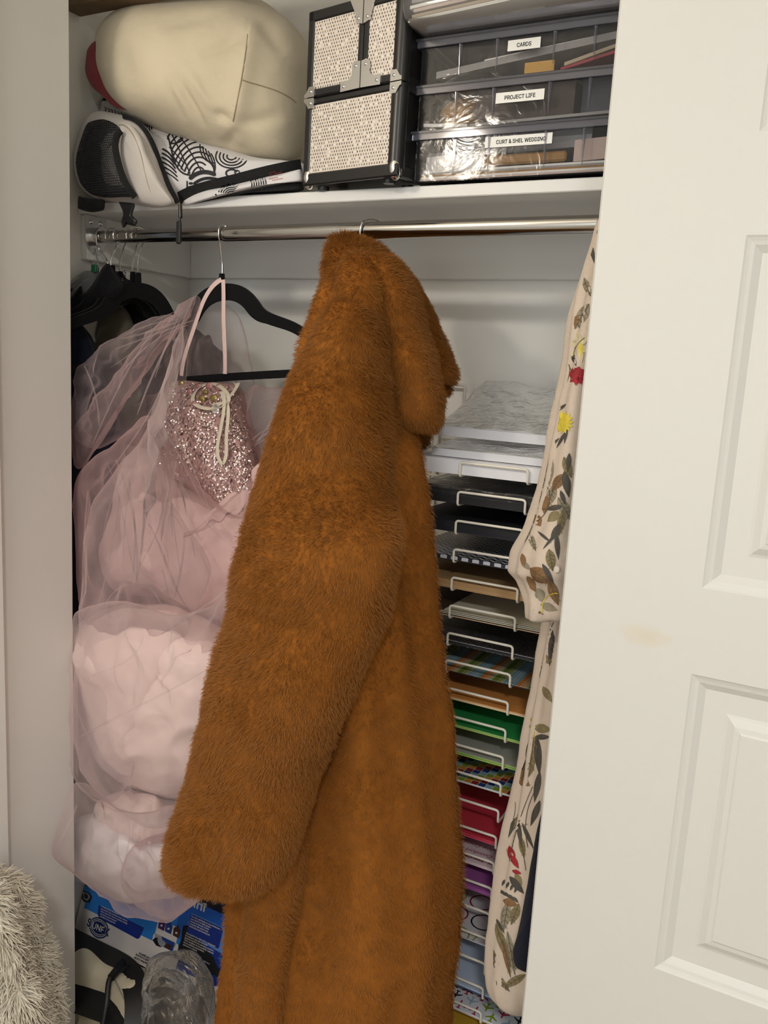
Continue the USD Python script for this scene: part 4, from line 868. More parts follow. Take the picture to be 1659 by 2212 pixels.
low_o = [(392, 436), (420, 418), (500, 400), (580, 380), (648, 366), (652, 388), (590, 400), (520, 414), (450, 432), (400, 443)]
lm = pillow(low_o, 1.262, .05, 14, 70, 2.6, (520, 405), None, .002, 20., 7)
lo = obj('front_flap', lm, white_nylon, bp, smooth=True, label='white lower flap with stripes'); lf = Front(lm)
st_ = [stroke([(540 + 5*q, 388 - q*1.2), (544 + 5*q, 398 - q), (542 + 5*q + q*.3, 408 - q*1.1)], 2.2) for q in range(7)] + [arc(500 + 0*q, 418, 8 + 5*q, 5 + 4*q, 190, 300, 2.2) for q in range(5)] + [stroke([(466, 420), (470, 428), (478, 426)], 3)]
obj('stripes', decal(lf, st_, .001, 6.), ink, lo, smooth=False, kind='stuff')
dots = []
for r in range(5):
    for q in range(9):
        if (q*7 + r*5) % 11 not in (2, 5, 9): dots.append(leaf(580 + q*3.4 + r*.6, 374 + r*4.2 - q*.7, 2.4, 2.2, 0, 4))
obj('stitching', decal(lf, dots, .001, 6.), red_ink, lo, smooth=False, label='red dotted stitching', kind='stuff')
zp = fb_([(388, 428), (430, 410), (500, 392), (570, 374), (650, 358)], .012)
obj('zipper_band', ribbon(spline(zp, 30), V([.15, -.2, 1.0]), .021, .002), black_web, bp, label='black zipper band')
ub = [(400, 444), (450, 434), (520, 417), (590, 402), (650, 389), (655, 408), (560, 414), (480, 424)]
obj('base_panel', pillow(ub, 1.275, .05, 10, 50, 3.0), black_web, bp, smooth=True, label='black base panel')
cu = [(166, 300), (182, 262), (214, 240), (262, 248), (300, 262), (322, 290), (338, 330), (352, 372), (372, 410), (389, 442), (340, 448), (280, 440), (210, 430), (172, 402), (158, 350)]
cm = pillow(cu, 1.255, .09, 26, 90, 3.0, (262, 350), None, .003, 14., 8)
obj('side_pocket', cm, grey_nylon, bp, smooth=True)
me = [(176, 296), (192, 264), (222, 258), (252, 270), (260, 282), (250, 300), (253, 340), (268, 388), (290, 424), (240, 426), (200, 420), (172, 392), (164, 350)]
mm_ = pillow(me, 1.205, .035, 20, 80, 2.2, (215, 345), None, .002, 20., 9)
obj('mesh_pocket', mm_, look('mesh_net'), bp, smooth=True, label='black mesh pocket')
obj('mesh_lining', pillow(me, 1.222, .02, 14, 60, 2.2, (215, 345)), mat('mesh_lining', (.03, .03, .032), .8), bp, smooth=True, label='dark pocket lining')
fc = Front(cm)
pk = [(254, 276), (276, 268), (300, 288), (322, 336), (346, 388), (374, 438), (350, 446), (300, 436), (282, 408), (264, 372), (254, 330)]
pm = pillow(pk, 1.215, .045, 18, 70, 2.6, (306, 360), None, .003, 16., 10); obj('pocket_flap', pm, grey_nylon, bp, smooth=True, label='off-white padded pocket')
obj('piping', tube(spline(fc([(268, 252), (304, 270), (326, 302), (344, 346), (364, 398), (384, 438)], .012), 40), [.0045]*40, 8), black_web, bp, label='black piping')
obj('mesh_trim', tube(spline(fc([(262, 282), (250, 300), (253, 340), (268, 388), (292, 426)], .028), 30), [.006]*30, 8), black_web, bp, label='black mesh binding')
obj('pocket_seam', tube(spline(Front(pm)([(258, 270), (290, 296), (306, 340), (318, 392), (340, 442)], .0), 30), .0009, 6), seam_m, bp)
sl = [(170, 424), (196, 430), (222, 432), (220, 452), (196, 458), (168, 448)]
obj('shoulder_strap', pillow(sl, 1.215, .03, 8, 40, 3.0, None, None, .003, 20., 3), black_web, bp, smooth=True, label='bunched black strap')
bk = [(256, 436), (290, 440), (284, 462), (296, 478), (290, 488), (270, 484), (266, 492), (262, 478), (266, 462)]
obj('buckle', pillow(bk, 1.205, .012, 8, 48, 4.0), black_plastic, bp, smooth=True, label='black plastic side-release buckle')
zl = at(388, 448, 1.195)
obj('zipper_pull', join([tube([at(389, 442, 1.20), at(390, 470, 1.197)], .0036, 8, 2), box(*(lambda a, b: (a[0] - .0048, a[0] + .0048, 1.193, 1.200, b[2], a[2]))(at(387, 478, 1.197), at(387, 527, 1.197)), .002), tube([at(389, 466, 1.197), at(388, 482, 1.197)], .0022, 8, 2)]), black_plastic, bp, label='black zipper pull hanging over the shelf edge')

# ------------------------------------------------------------------ velvet hangers
def hanger(name, label, neck, d, tilt=0.0, group=None, half=.222, hook=True, side=1):
    """flat flocked hanger: neck is the middle of its hump, d its horizontal direction"""
    d = V([d[0], d[1], 0.0]); d /= np.linalg.norm(d); up = V([0, 0, 1.0])
    c_, s_ = math.cos(tilt), math.sin(tilt); dx, dz = d*c_ + up*s_, up*c_ - d*s_
    nrm = np.cross(dx, dz); O = V(neck, float)
    t = thing(name, label, 'hanger', O, group)
    pt = lambda P: O + V(P, float)[:, :1]*dx + V(P, float)[:, 1:2]*dz
    h = [(-half, -.128), (-half + .03, -.112), (-.150, -.086), (-.098, -.064), (-.080, -.052), (-.062, -.030), (-.040, -.012), (-.018, -.005), (0, -.004)]
    P = spline([(*p, 0) for p in h + [(-x, z) for x, z in h[-2::-1]]], 90)[:, :2]
    w_ = np.interp(np.abs(P[:, 0]), [0, .03, .07, .10, .16, half], [.030, .031, .030, .021, .018, .017])
    obj('shoulder_bar', ribbon(pt(P - np.c_[np.zeros(90), w_/2]), np.broadcast_to(nrm, (90, 3))*0 + np.cross(np.gradient(pt(P), axis=0), nrm), w_, .0032), black_velvet, t, smooth=40)
    L = spline([(*p, 0) for p in [(-half, -.136), (-half - .006, -.152), (-half + .004, -.172), (-half + .03, -.178), (-.1, -.178), (.1, -.178), (half - .03, -.178), (half - .004, -.172), (half + .006, -.152), (half, -.136)]], 80)[:, :2]
    obj('trouser_bar', ribbon(pt(L), np.cross(np.gradient(pt(L), axis=0), nrm), .0145, .0034), black_velvet, t, smooth=40)
    if hook:
        a = O + V([0, 0, .006]); g = np.linspace(0, 1, 40); e = nrm*side if abs(nrm[1]) < .5 else d*0 + V([.25, 1.0, 0])/1.03
        top = V([a[0], ry, rz]); r_ = .0172
        Q = [a, a + V([0, 0, .030])]
        ang = np.radians(np.linspace(-62, 200, 26))
        hy = d if abs(d[1]) > abs(d[0]) else V([.30, -1.0, 0])/1.044
        ring = [top + hy*r_*math.cos(q) + V([0, 0, 1.0])*r_*math.sin(q) for q in ang]
        mid = (ring[0] + Q[-1])/2
        obj('hook', tube(np.vstack([spline(Q + [ring[0] + V([0, 0, -.004])] + ring[1:3], 20), V(ring[3:])]), .0016, 8), bright_steel, t, label='bright steel hook')
        obj('collar', lathe([(.0001, .012), (.0052, .012), (.006, 0), (.006, -.012), (.0001, -.012)], O + V([0, 0, .003]), (0, 0, 1), 12), black_velvet, t)
    return t
nk = at(479, 609, 1.292)
dress_h = hanger('velvet_hanger', 'black velvet hanger carrying the pink sequin dress', (nk[0], 1.292, nk[2]), (1, .04), .112)
names = ['second', 'third', 'fourth', 'fifth', 'sixth', 'seventh']
for q, (hx, hy, nx, ny) in enumerate([(254, 505, 287, 604), (269, 505, 299, 606), (238, 505, 260, 603), (222, 505, 243, 590)]):
    p = at(nx, ny, ry)
    hanger('velvet_hanger', ['black velvet hanger next to last of the dark group at the left wall', 'black velvet hanger nearest the pink dress in the dark group at the left', 'black velvet hanger third from the right in the dark group at the left', 'black velvet hanger fourth from the right, behind the sequin shoulder'][q],
           (p[0], ry, p[2]), (.13 + .02*q, 1.0), 0, 'black velvet hangers at the left wall')
# thin wire hooks of the hangers squeezed against the wall
for q, (P) in enumerate([[(170, 509), (176, 536), (184, 563), (186, 592)], [(190, 509), (196, 534), (202, 563), (203, 590)], [(196, 509), (203, 534), (210, 560), (212, 590)], [(205, 515), (215, 540), (228, 557), (231, 590)]]):
    p0, p1 = at(*P[0], ry - .017), at(*P[-1], ry)
    top = V([p0[0] + .001, ry, rz]); ang = np.radians(np.linspace(-20, 200, 22))
    ring = [top + V([.12, -1, 0])*.0172*math.cos(a) + V([0, 0, .0172])*math.sin(a) for a in ang]
    mid = [at(*p, ry - .004) for p in P[1:3]]
    t = thing('wire_hanger', ['leftmost thin chrome hanger hook against the closet wall', 'second thin chrome hanger hook from the wall, above the clear bag', 'third thin chrome hanger hook from the wall, by the green tag', 'fourth thin chrome hanger hook from the wall, above the black shoulder'][q], 'hanger', p1, 'thin hangers against the closet wall')
    obj('hook', tube(np.vstack([spline([p1, mid[1], mid[0], ring[0] - V([0, 0, .004])], 22), V(ring)]), .0015, 8), bright_steel, t)
    s0 = p1 - V([0, 0, .004]); w0 = []
    for sgn in (-1, 1): w0.append([s0, s0 + V([.02*sgn*.12, .06*sgn, -.03]), s0 + V([.026*sgn, .20*sgn, -.10])])
    obj('shoulder_wire', tube(spline(w0[0][::-1] + w0[1][1:], 30), .0024, 8), black_velvet, t)
# dark clothes on them
navy_cloth = cloth('navy_cloth', (.008, .011, .022), 1200., .2, .15, .9, .05)
black_cloth = cloth('black_cloth', (.007, .007, .009), 1200., .3, .15, .9, .05)
olive_cloth = cloth('olive_cloth', lin(104, 98, 82), 1200., .3, .08)
def garment(name, label, cat, outline, Y, th, m, lump=.006, seed=0, sub=None, **kw):
    msh = pillow(outline, Y, th, 22, 70, 2.4, kw.get('center'), kw.get('disp'), lump, 10., seed)
    t = thing(name, label, cat, at(*np.mean(outline, 0), Y if not callable(Y) else 1.25)); obj('body', msh, m, t, smooth=True); return t, msh
garment('dark_garment', 'black garment with a peaked shoulder at the far left of the rod', 'garment', [(232, 570), (246, 592), (262, 620), (250, 640), (200, 668), (160, 690), (130, 680), (140, 652), (180, 632), (206, 604), (222, 578)], 1.235, .05, black_cloth, .004, 21)
t, m_ = garment('sequin_garment', 'black sequined garment showing a beaded shoulder behind the dark hangers', 'garment', [(238, 582), (252, 586), (266, 602), (276, 624), (270, 660), (232, 660), (222, 620), (228, 594)], 1.30, .06, black_cloth, .003, 22)
fr0 = Front(m_); rg = np.random.default_rng(4); B_ = []
for _ in range(110):
    p = fr0([(rg.uniform(226, 272), rg.uniform(584, 650))], .002)[0]
    s = trimesh.creation.icosphere(1, .0017); s.apply_translation(p); B_.append(s)
obj('beads', join(B_), mat('bead_grey', (.20, .19, .19), .15, .8), t, smooth=False, kind='stuff')
garment('navy_garment', 'dark navy garment hanging low at the left edge of the closet', 'garment', [(120, 690), (168, 696), (214, 790), (250, 880), (262, 1000), (250, 1400), (210, 1560), (120, 1560), (100, 1100)], 1.22, .10, navy_cloth, .008, 23)
garment('olive_garment', 'grey-olive garment seen between the dark hangers', 'garment', [(180, 660), (212, 648), (262, 660), (292, 740), (310, 900), (300, 1200), (220, 1200), (190, 900), (170, 740)], 1.335, .08, olive_cloth, .005, 24)
garment('black_garment', 'black garment draped on the velvet hangers behind the tulle', 'garment', [(262, 632), (300, 640), (338, 690), (380, 740), (450, 720), (462, 800), (440, 900), (430, 1300), (300, 1300), (280, 900), (258, 720)], 1.40, .10, black_cloth, .006, 25)
# clear garment bag with a green tag
gb = thing('garment_bag', 'clear plastic garment cover over the hangers against the wall', 'garment cover', at(185, 640, 1.25))
obj('cover', pillow([(186, 584), (206, 588), (216, 610), (206, 650), (190, 672), (150, 660), (140, 630), (160, 600)], 1.25, .06, 16, 60, 2.2, None, None, .004, 30., 26), clear('cover_film', (.93, .93, .94), .12, 1.45, .9, haze=.16, wrinkle=.6, wscale=60.), gb, smooth=True)
gt = at(203, 580, 1.24); obj('size_tag', box(gt[0] - .0065, gt[0] + .0065, 1.238, 1.244, gt[2] - .0075, gt[2] + .0075, .001), mat('green_tag', lin(10, 96, 56), .4), gb, smooth=30, label='green plastic size tag')

# ------------------------------------------------------------------ the pink tulle and sequin dress
dr = thing('tulle_dress', 'pink tulle ball dress with sequin bodice and ribbon straps on the black hanger', 'dress', at(460, 1200, 1.25))
rib_pink = cloth('ribbon_pink', lin(228, 200, 196), 2500., .1, .03, .5)
rib_cream = cloth('ribbon_cream', lin(214, 204, 184), 2500., .1, .04, .45)
pink_satin = cloth('pink_satin', lin(238, 212, 206), 1800., .12, .04, .6)
pale_satin = cloth('pale_satin', lin(232, 222, 222), 1800., .12, .04, .6)
dusty_tulle = cloth('dusty_tulle', lin(216, 182, 178), 2600., .25, .06, .95)
def strip(P, Y, w, m, name, par, tilt=(1, 0, 0), n=40):
    Q = spline([at(x, y, Y if np.ndim(Y) == 0 else Y[i]) for i, (x, y) in enumerate(P)], n)
    return obj(name, ribbon(Q, V(tilt, float), w, .0005), m, par, smooth=True)
yf_ = nk[1] - .0055
strip([(392, 812), (402, 760), (420, 706), (440, 650), (462, 616), (478, 604)], [yf_]*6, .0088, rib_pink, 'strap', dr)
strip([(486, 808), (485, 740), (483, 680), (483, 630), (482, 604)], [yf_ - .001]*5, .0088, rib_pink, 'strap', dr)
strip([(474, 606), (479, 602), (486, 606)], [yf_ + .002, 1.292, yf_ + .010], .0088, rib_pink, 'strap', dr, (0, 1, 0), 12)
bo = [(366, 826), (400, 822), (440, 826), (506, 832), (522, 870), (538, 932), (556, 1000), (562, 1066), (556, 1110), (520, 1120), (468, 1110), (430, 1070), (372, 1030), (336, 990), (330, 920), (344, 860)]
def bod(x, y):
    d, s, t = seg(x, y, (440, 840), (500, 1090)); return -.012*np.exp(-(d/22)**2) - .006*np.exp(-(seg(x, y, (380, 860), (420, 1040))[0]/14)**2)
bdm = pillow(bo, lambda x, y: 1.285 - .00025*(y - 830), .13, 30, 100, 2.4, None, bod, .004, 14., 31)
bod_ = obj('bodice', bdm, mat('bodice_cloth', lin(176, 140, 136), .7), dr, smooth=True, label='pink sequined bodice')
fb2 = Front(bdm); rg = np.random.default_rng(8)
pts = []
while len(pts) < 2600:
    p = V([rg.uniform(330, 564), rg.uniform(826, 1118)])
    pts.append(p)
import shapely
pts = V(pts); pts = pts[shapely.contains_xy(_P(smooth_closed(bo, 120)), pts[:, 0], pts[:, 1])]
c3 = fb2(pts, .0012); e1 = fb2(pts + [1.5, 0], .0012) - c3; e2 = fb2(pts + [0, 1.5], .0012) - c3
nn = np.cross(e1, e2); nn /= np.linalg.norm(nn, axis=1, keepdims=True) + 1e-12; nn = np.where(((EYE - c3)*nn).sum(1, keepdims=True) > 0, nn, -nn)
nn = nn + rg.normal(0, .30, nn.shape); nn /= np.linalg.norm(nn, axis=1, keepdims=True)
ta = np.cross(nn, [0, 0, 1.0]); ta /= np.linalg.norm(ta, axis=1, keepdims=True); tb = np.cross(nn, ta)
for q in range(3):
    k_ = np.arange(len(c3)) % 3 == q; g = np.arange(8)*np.pi/4; r_ = .0026
    rim_ = c3[k_][:, None] + r_*(np.cos(g)[None, :, None]*ta[k_][:, None] + np.sin(g)[None, :, None]*tb[k_][:, None])
    vv = np.concatenate([c3[k_][:, None] - nn[k_][:, None]*.0007, rim_], 1).reshape(-1, 3); o_ = np.arange(k_.sum())[:, None, None]*9
    ff = (V([[0, 1 + i, 1 + (i + 1) % 8] for i in range(8)])[None] + o_).reshape(-1, 3)
    obj('sequins', (vv, ff), mat('sequin_%d' % q, [(.80, .62, .60), (.62, .46, .47), (.88, .76, .70)][q], .18, .9), bod_, smooth=False, kind='stuff')
gem_m = [mat('gem_gold', (.36, .27, .10), .12, .6), mat('gem_pink', (.50, .26, .26), .12, .4), mat('gem_white', (.85, .85, .82), .1, .3)]
for (x, y, rx, ry_, q) in [(372, 832, 10, 8, 0), (392, 828, 9, 7, 0), (430, 836, 10, 8, 1), (452, 834, 11, 9, 1), (472, 838, 10, 9, 1), (436, 862, 11, 9, 0), (462, 860, 12, 9, 0), (484, 852, 10, 8, 1), (466, 884, 13, 11, 2), (410, 846, 9, 7, 1), (444, 848, 8, 7, 0), (420, 872, 8, 7, 1)]:
    p = fb2([(x, y)], .003)[0]; s = trimesh.creation.icosphere(1, 1); s.apply_scale([rx/1210, .004, ry_/1210]); s.apply_translation(p)
    obj('gem', s, gem_m[q], bod_, smooth=False)
g_ = np.linspace(0, 2*np.pi, 36)
def on_bod(P, off): q = fb2(P, .004)[:, 1]; return list(np.minimum(q, yf_ - .002) - np.array(off))
lp = [(455 + 38*math.cos(a) + 4*math.sin(2*a), 856 + 27*math.sin(a)) for a in g_]
strip(lp, on_bod(lp, [.006 + .006*math.cos(a) for a in g_]), .0075, rib_cream, 'ribbon_bow', dr, (.3, .8, .6), 90)
for P, o_ in (([(506, 830), (502, 850), (486, 866), (460, 872)], .010), ([(478, 846), (483, 890), (474, 940), (470, 980), (480, 1003)], .008), ([(484, 862), (493, 900), (489, 950), (487, 990), (481, 1003)], .009)):
    strip(P, on_bod(P, [o_]*len(P)), .0085, rib_cream, 'ribbon_tail', dr, (1, -.2, .1))
# full skirt: soft lining masses
def creases(seed, amp, sc=1.0):
    def f(x, y):
        P = np.stack([x/95*sc + 50, y/150*sc, np.full_like(x, seed*3.3)], -1)
        r = 1 - 2*np.abs(fbm(P, 3, seed) - .5); return amp*(np.clip(r - .70, 0, 1)*4.2) + amp*1.4*(fbm(P*.8, 3, seed + 9) - .5)
    return f
def mass(name, o, Y, th, m, seed, amp=.012, lump=.008, sc=1.0, label=None, center=None, power=2.4):
    return obj(name, pillow(o, Y, th, 44, 150, power, center, creases(seed, amp, sc), lump, 9., seed), m, dr, smooth=True, label=label)
mass('skirt', [(150, 1010), (190, 960), (300, 970), (420, 1050), (540, 1110), (600, 1090), (640, 980), (660, 900), (680, 1100), (600, 1300), (540, 1380), (430, 1330), (330, 1290), (230, 1280), (160, 1240)], lambda x, y: 1.30 - .00022*(y - 1000), .20, dusty_tulle, 41, .012, .010, 1.0, 'dusty pink upper skirt')
mass('skirt', [(130, 1400), (180, 1340), (260, 1312), (350, 1310), (440, 1340), (530, 1390), (560, 1480), (520, 1600), (450, 1690), (370, 1722), (290, 1704), (220, 1660), (180, 1580), (150, 1490)], 1.20, .28, pink_satin, 42, .010, .012, .8, 'full pale pink satin puff of the skirt')
mass('skirt', [(140, 1500), (166, 1480), (190, 1600), (236, 1700), (262, 1760), (210, 1800), (150, 1780), (130, 1620)], 1.26, .14, cloth('oat_lining', lin(188, 172, 160), 1500., .2), 43, .010, .006, 1.4, 'beige lining at the left of the skirt')
mass('skirt', [(210, 1740), (262, 1712), (330, 1726), (376, 1752), (384, 1790), (350, 1822), (300, 1832), (250, 1812), (216, 1784)], 1.17, .12, pink_satin, 44, .012, .006, 1.8, 'small gathered pink ruffle')
mass('skirt', [(150, 1790), (200, 1760), (300, 1810), (400, 1800), (480, 1820), (510, 1866), (450, 1902), (400, 1922), (350, 1942), (270, 1950), (200, 1916), (150, 1886)], 1.20, .22, pale_satin, 45, .010, .008, 1.0, 'pale lavender-pink bottom of the skirt')
# sheer tulle over it
tu1 = net('tulle_rose', lin(222, 190, 190), .15, .60)
tu2 = net('tulle_light', lin(232, 212, 212), .09, .62)
tu4 = net('tulle_fold', lin(240, 222, 222), .11, .20)
tu3 = net('tulle_grey', lin(200, 184, 188), .10, .50)
def veil(o, Y, th, m, seed, amp=.010, sc=1.0, label=None, center=None, name='tulle_layer', power=2.0):
    return obj(name, pillow(o, Y, th, 60, 170, power, center, creases(seed, amp, sc), .006, 16., seed), m, dr, smooth=True, label=label)
veil([(424, 638), (400, 672), (330, 690), (260, 726), (200, 766), (164, 806), (156, 880), (164, 950), (210, 966), (280, 930), (330, 880), (352, 824), (374, 760), (400, 700)], 1.16, .12, tu3, 51, .013, 1.5, 'sheer grey-pink tulle thrown up over the hanger')
veil([(416, 644), (394, 690), (346, 740), (300, 810), (240, 900), (170, 1010), (156, 940), (210, 860), (280, 770), (340, 704), (390, 676)], 1.145, .05, tu1, 52, .010, 2.0)
veil([(440, 640), (480, 650), (520, 690), (536, 760), (548, 820), (540, 860), (500, 830), (440, 830), (400, 820), (404, 760), (424, 690)], 1.325, .05, tu2, 53, .008, 1.5)
veil([(396, 704), (376, 770), (352, 850), (300, 960), (200, 1100), (170, 1350), (150, 1600), (166, 1690), (240, 1730), (330, 1560), (420, 1320), (450, 1240), (350, 1060), (320, 930), (354, 820)], 1.10, .10, tu2, 54, .014, 1.2, 'long sheer tulle falling to the left')
veil([(340, 930), (410, 1040), (520, 1120), (600, 1060), (640, 960), (600, 1200), (540, 1400), (460, 1500), (380, 1420), (250, 1400), (170, 1300), (160, 1050), (250, 960), (320, 900)], 1.13, .12, tu1, 55, .014, 1.1)
veil([(528, 856), (556, 836), (600, 840), (650, 870), (660, 960), (620, 1060), (566, 1060), (552, 980), (536, 910)], 1.30, .10, tu1, 56, .010, 1.6, 'tulle bunched at the right of the bodice')
veil([(160, 1330), (260, 1300), (380, 1330), (480, 1300), (540, 1240), (560, 1400), (500, 1600), (420, 1760), (330, 1790), (240, 1740), (170, 1640), (150, 1480)], 1.05, .10, tu2, 57, .013, 1.1)
veil([(164, 1690), (142, 1730), (122, 1792), (114, 1838), (138, 1870), (180, 1902), (232, 1944), (262, 1972), (330, 1984), (368, 1988), (400, 1966), (430, 1946), (456, 1910), (450, 1830), (400, 1740), (300, 1760), (220, 1740)], 1.045, .10, tu2, 58, .012, 1.2, 'lowest sheer tulle, poking out past the wall edge')
veil([(300, 1820), (380, 1800), (430, 1850), (436, 1910), (408, 1960), (360, 1984), (300, 1960), (262, 1900)], 1.09, .06, tu1, 59, .010, 1.6)
rgf = np.random.default_rng(17)
folds = [[(418, 642), (384, 730), (352, 830), (300, 930), (220, 1040)], [(394, 704), (390, 780), (366, 860), (320, 960)], [(350, 690), (300, 760), (250, 850), (200, 960)], [(182, 790), (205, 850), (214, 920)], [(260, 730), (330, 700), (390, 690)], [(340, 900), (400, 1010), (440, 1090)], [(355, 900), (420, 1020), (452, 1100)],
    [(230, 1000), (270, 1140), (300, 1260), (330, 1310)], [(190, 1060), (180, 1200), (176, 1330), (166, 1490)], [(320, 1130), (360, 1220), (390, 1290), (420, 1330)], [(520, 1250), (470, 1290), (410, 1330), (350, 1370)], [(180, 1470), (250, 1440), (300, 1400), (310, 1375)], [(176, 1590), (260, 1545), (350, 1500), (440, 1450)],
    [(160, 1490), (176, 1560), (220, 1640), (290, 1710), (390, 1740)], [(270, 1760), (268, 1860), (262, 1930), (285, 1965)], [(120, 1800), (115, 1836), (150, 1880)], [(166, 1740), (140, 1800), (120, 1836)], [(300, 1250), (340, 1290), (350, 1310)], [(350, 1230), (362, 1280), (366, 1310)], [(230, 1300), (290, 1262), (330, 1280)], [(560, 870), (600, 860), (640, 900)], [(545, 950), (590, 930), (620, 990)], [(470, 1330), (490, 1360), (520, 1420)]]
for (ox, oy, a0, a1, l0, l1, n_) in ((280, 1010, 70, 150, 160, 330, 9), (380, 1020, 60, 120, 120, 300, 8), (392, 690, 108, 168, 110, 260, 8), (600, 900, 100, 160, 60, 140, 4)):
    for _ in range(n_):
        a = math.radians(rgf.uniform(a0, a1)); L_ = rgf.uniform(l0, l1); b_ = a + rgf.normal(0, .18); x_0, y_0 = ox + rgf.uniform(-30, 30), oy + rgf.uniform(-25, 25)
        P = [(x_0, y_0), (x_0 + .5*L_*math.cos(a), y_0 + .5*L_*math.sin(a)), (x_0 + .5*L_*(math.cos(a) + math.cos(b_)), y_0 + .5*L_*(math.sin(a) + math.sin(b_)))]
        if all(166 < x < 640 - .42*max(0, y - 830) + 40 and y < 1960 for x, y in P): folds.append(P)
for q, P in enumerate(folds):
    Y_ = 1.085 if P[0][1] < 1250 else 1.02 if P[0][1] < 1690 else 1.0
    if P[0][0] > 500 and P[0][1] < 1000: Y_ = 1.24
    Q = spline([at(x, y, Y_) for x, y in P], 50); w_ = rgf.uniform(.002, .008)*np.interp(np.linspace(0, 1, 50), [0, .3, .8, 1], [.5, 1, .8, .3])
    obj('tulle_fold', ribbon(Q, V([1, -.4, .3]), w_, .0004), tu4, dr, smooth=True)

# ------------------------------------------------------------------ flowered dress and a navy coat behind the sliding door
flc = cloth('floral_cloth', lin(206, 190, 174), 1500., .25, .03, .8)
fl_ = thing('floral_dress', 'beige dress printed with leaves and flowers, hanging beside the sliding door', 'dress', (-.30, 1.15, 1.1))
def flute(a, n_):
    def f(R, t, g):
        c = R.mean(1, keepdims=True); nn = R - c; nn /= np.linalg.norm(nn, axis=-1, keepdims=True) + 1e-9
        return R + nn*(a*np.sin(n_*g + 2.5*np.sin(4*t)) + a*.6*np.sin((2*n_ + 1)*g - 5*t))[..., None]*np.clip(t*5, .2, 1)[..., None] if False else R + nn*((a*np.sin(n_*g + 2.5*np.sin(4*t)) + a*.6*np.sin((2*n_ + 1)*g - 5*t))*np.clip(t*5, .2, 1))[..., None]
    return f
slv = [(1290, 478, 1400, 480, 1.14, .05), (1277, 530, 1405, 530, 1.135, .07), (1256, 600, 1400, 600, 1.13, .09), (1237, 680, 1390, 680, 1.125, .10), (1222, 780, 1370, 780, 1.12, .10), (1206, 860, 1360, 860, 1.12, .10), (1189, 945, 1350, 945, 1.12, .10), (1172, 1030, 1340, 1030, 1.12, .10), (1158, 1090, 1325, 1090, 1.12, .10),
    (1142, 1140, 1310, 1140, 1.12, .11), (1118, 1192, 1300, 1192, 1.12, .13), (1114, 1222, 1296, 1222, 1.12, .13), (1130, 1248, 1290, 1250, 1.12, .11), (1142, 1276, 1286, 1280, 1.12, .10), (1148, 1302, 1282, 1305, 1.12, .10), (1146, 1326, 1280, 1324, 1.12, .09), (1168, 1334, 1270, 1332, 1.12, .05)]
bdy = [(1250, 700, 1400, 700, 1.19, .06), (1230, 900, 1380, 900, 1.19, .08), (1210, 1150, 1350, 1150, 1.19, .09), (1188, 1320, 1330, 1320, 1.18, .09), (1172, 1400, 1320, 1400, 1.175, .09), (1158, 1470, 1320, 1470, 1.17, .09), (1142, 1545, 1310, 1545, 1.165, .09), (1126, 1640, 1300, 1640, 1.16, .09), (1110, 1720, 1290, 1720, 1.16, .09),
    (1094, 1800, 1280, 1800, 1.155, .09), (1082, 1880, 1270, 1880, 1.155, .09), (1072, 1960, 1260, 1960, 1.15, .09), (1061, 2020, 1250, 2020, 1.15, .09), (1060, 2090, 1250, 2090, 1.15, .09), (1070, 2140, 1250, 2150, 1.15, .08), (1104, 2172, 1240, 2190, 1.15, .04)]
sm_ = loft(slv, 110, 72, 2.2, 61, .004, 14., flute(.005, 4)); bm_ = loft(bdy, 110, 72, 2.2, 62, .004, 12., flute(.006, 4))
fs_ = obj('sleeve', sm_, flc, fl_, smooth=True); fbq = obj('skirt', bm_, flc, fl_, smooth=True)
obj('button', lathe([(.0001, .002), (.004, .0018), (.005, 0)], Front(sm_)([(1202, 1230)], .001)[0], (0, -1, 0), 14), mat('pearl', lin(206, 196, 184), .25), fs_, label='small pearl button')
cols_ = {'leaf_grey': (140, 132, 112), 'leaf_brown': (128, 96, 62), 'leaf_dark': (74, 70, 64), 'stem': (96, 84, 66), 'petal_cream': (208, 196, 160), 'petal_yellow': (212, 192, 66), 'petal_red': (152, 36, 44), 'leaf_olive': (128, 116, 82)}
fm = {k: mat('print_' + k, lin(*c), .8, var=.18, vscale=70.) for k, c in cols_.items()}
def mid(x, y, L, w, a): c, d = math.cos(math.radians(a)), math.sin(math.radians(a)); return stroke([(x - c*L*.46, y - d*L*.46), (x + c*L*.46, y + d*L*.46)], 1.3, 6)
def veins(x, y, L, w, a):
    c, d = math.cos(math.radians(a)), math.sin(math.radians(a)); o = [mid(x, y, L, w, a)]
    for u in (-.25, -.08, .1, .26):
        for s in (-1, 1): o.append(stroke([(x + c*L*u, y + d*L*u), (x + c*L*(u + .10) - d*s*w*.36, y + d*L*(u + .10) + c*s*w*.36)], .9, 4))
    return o
sl_p = {k: [] for k in cols_}; bd_p = {k: [] for k in cols_}
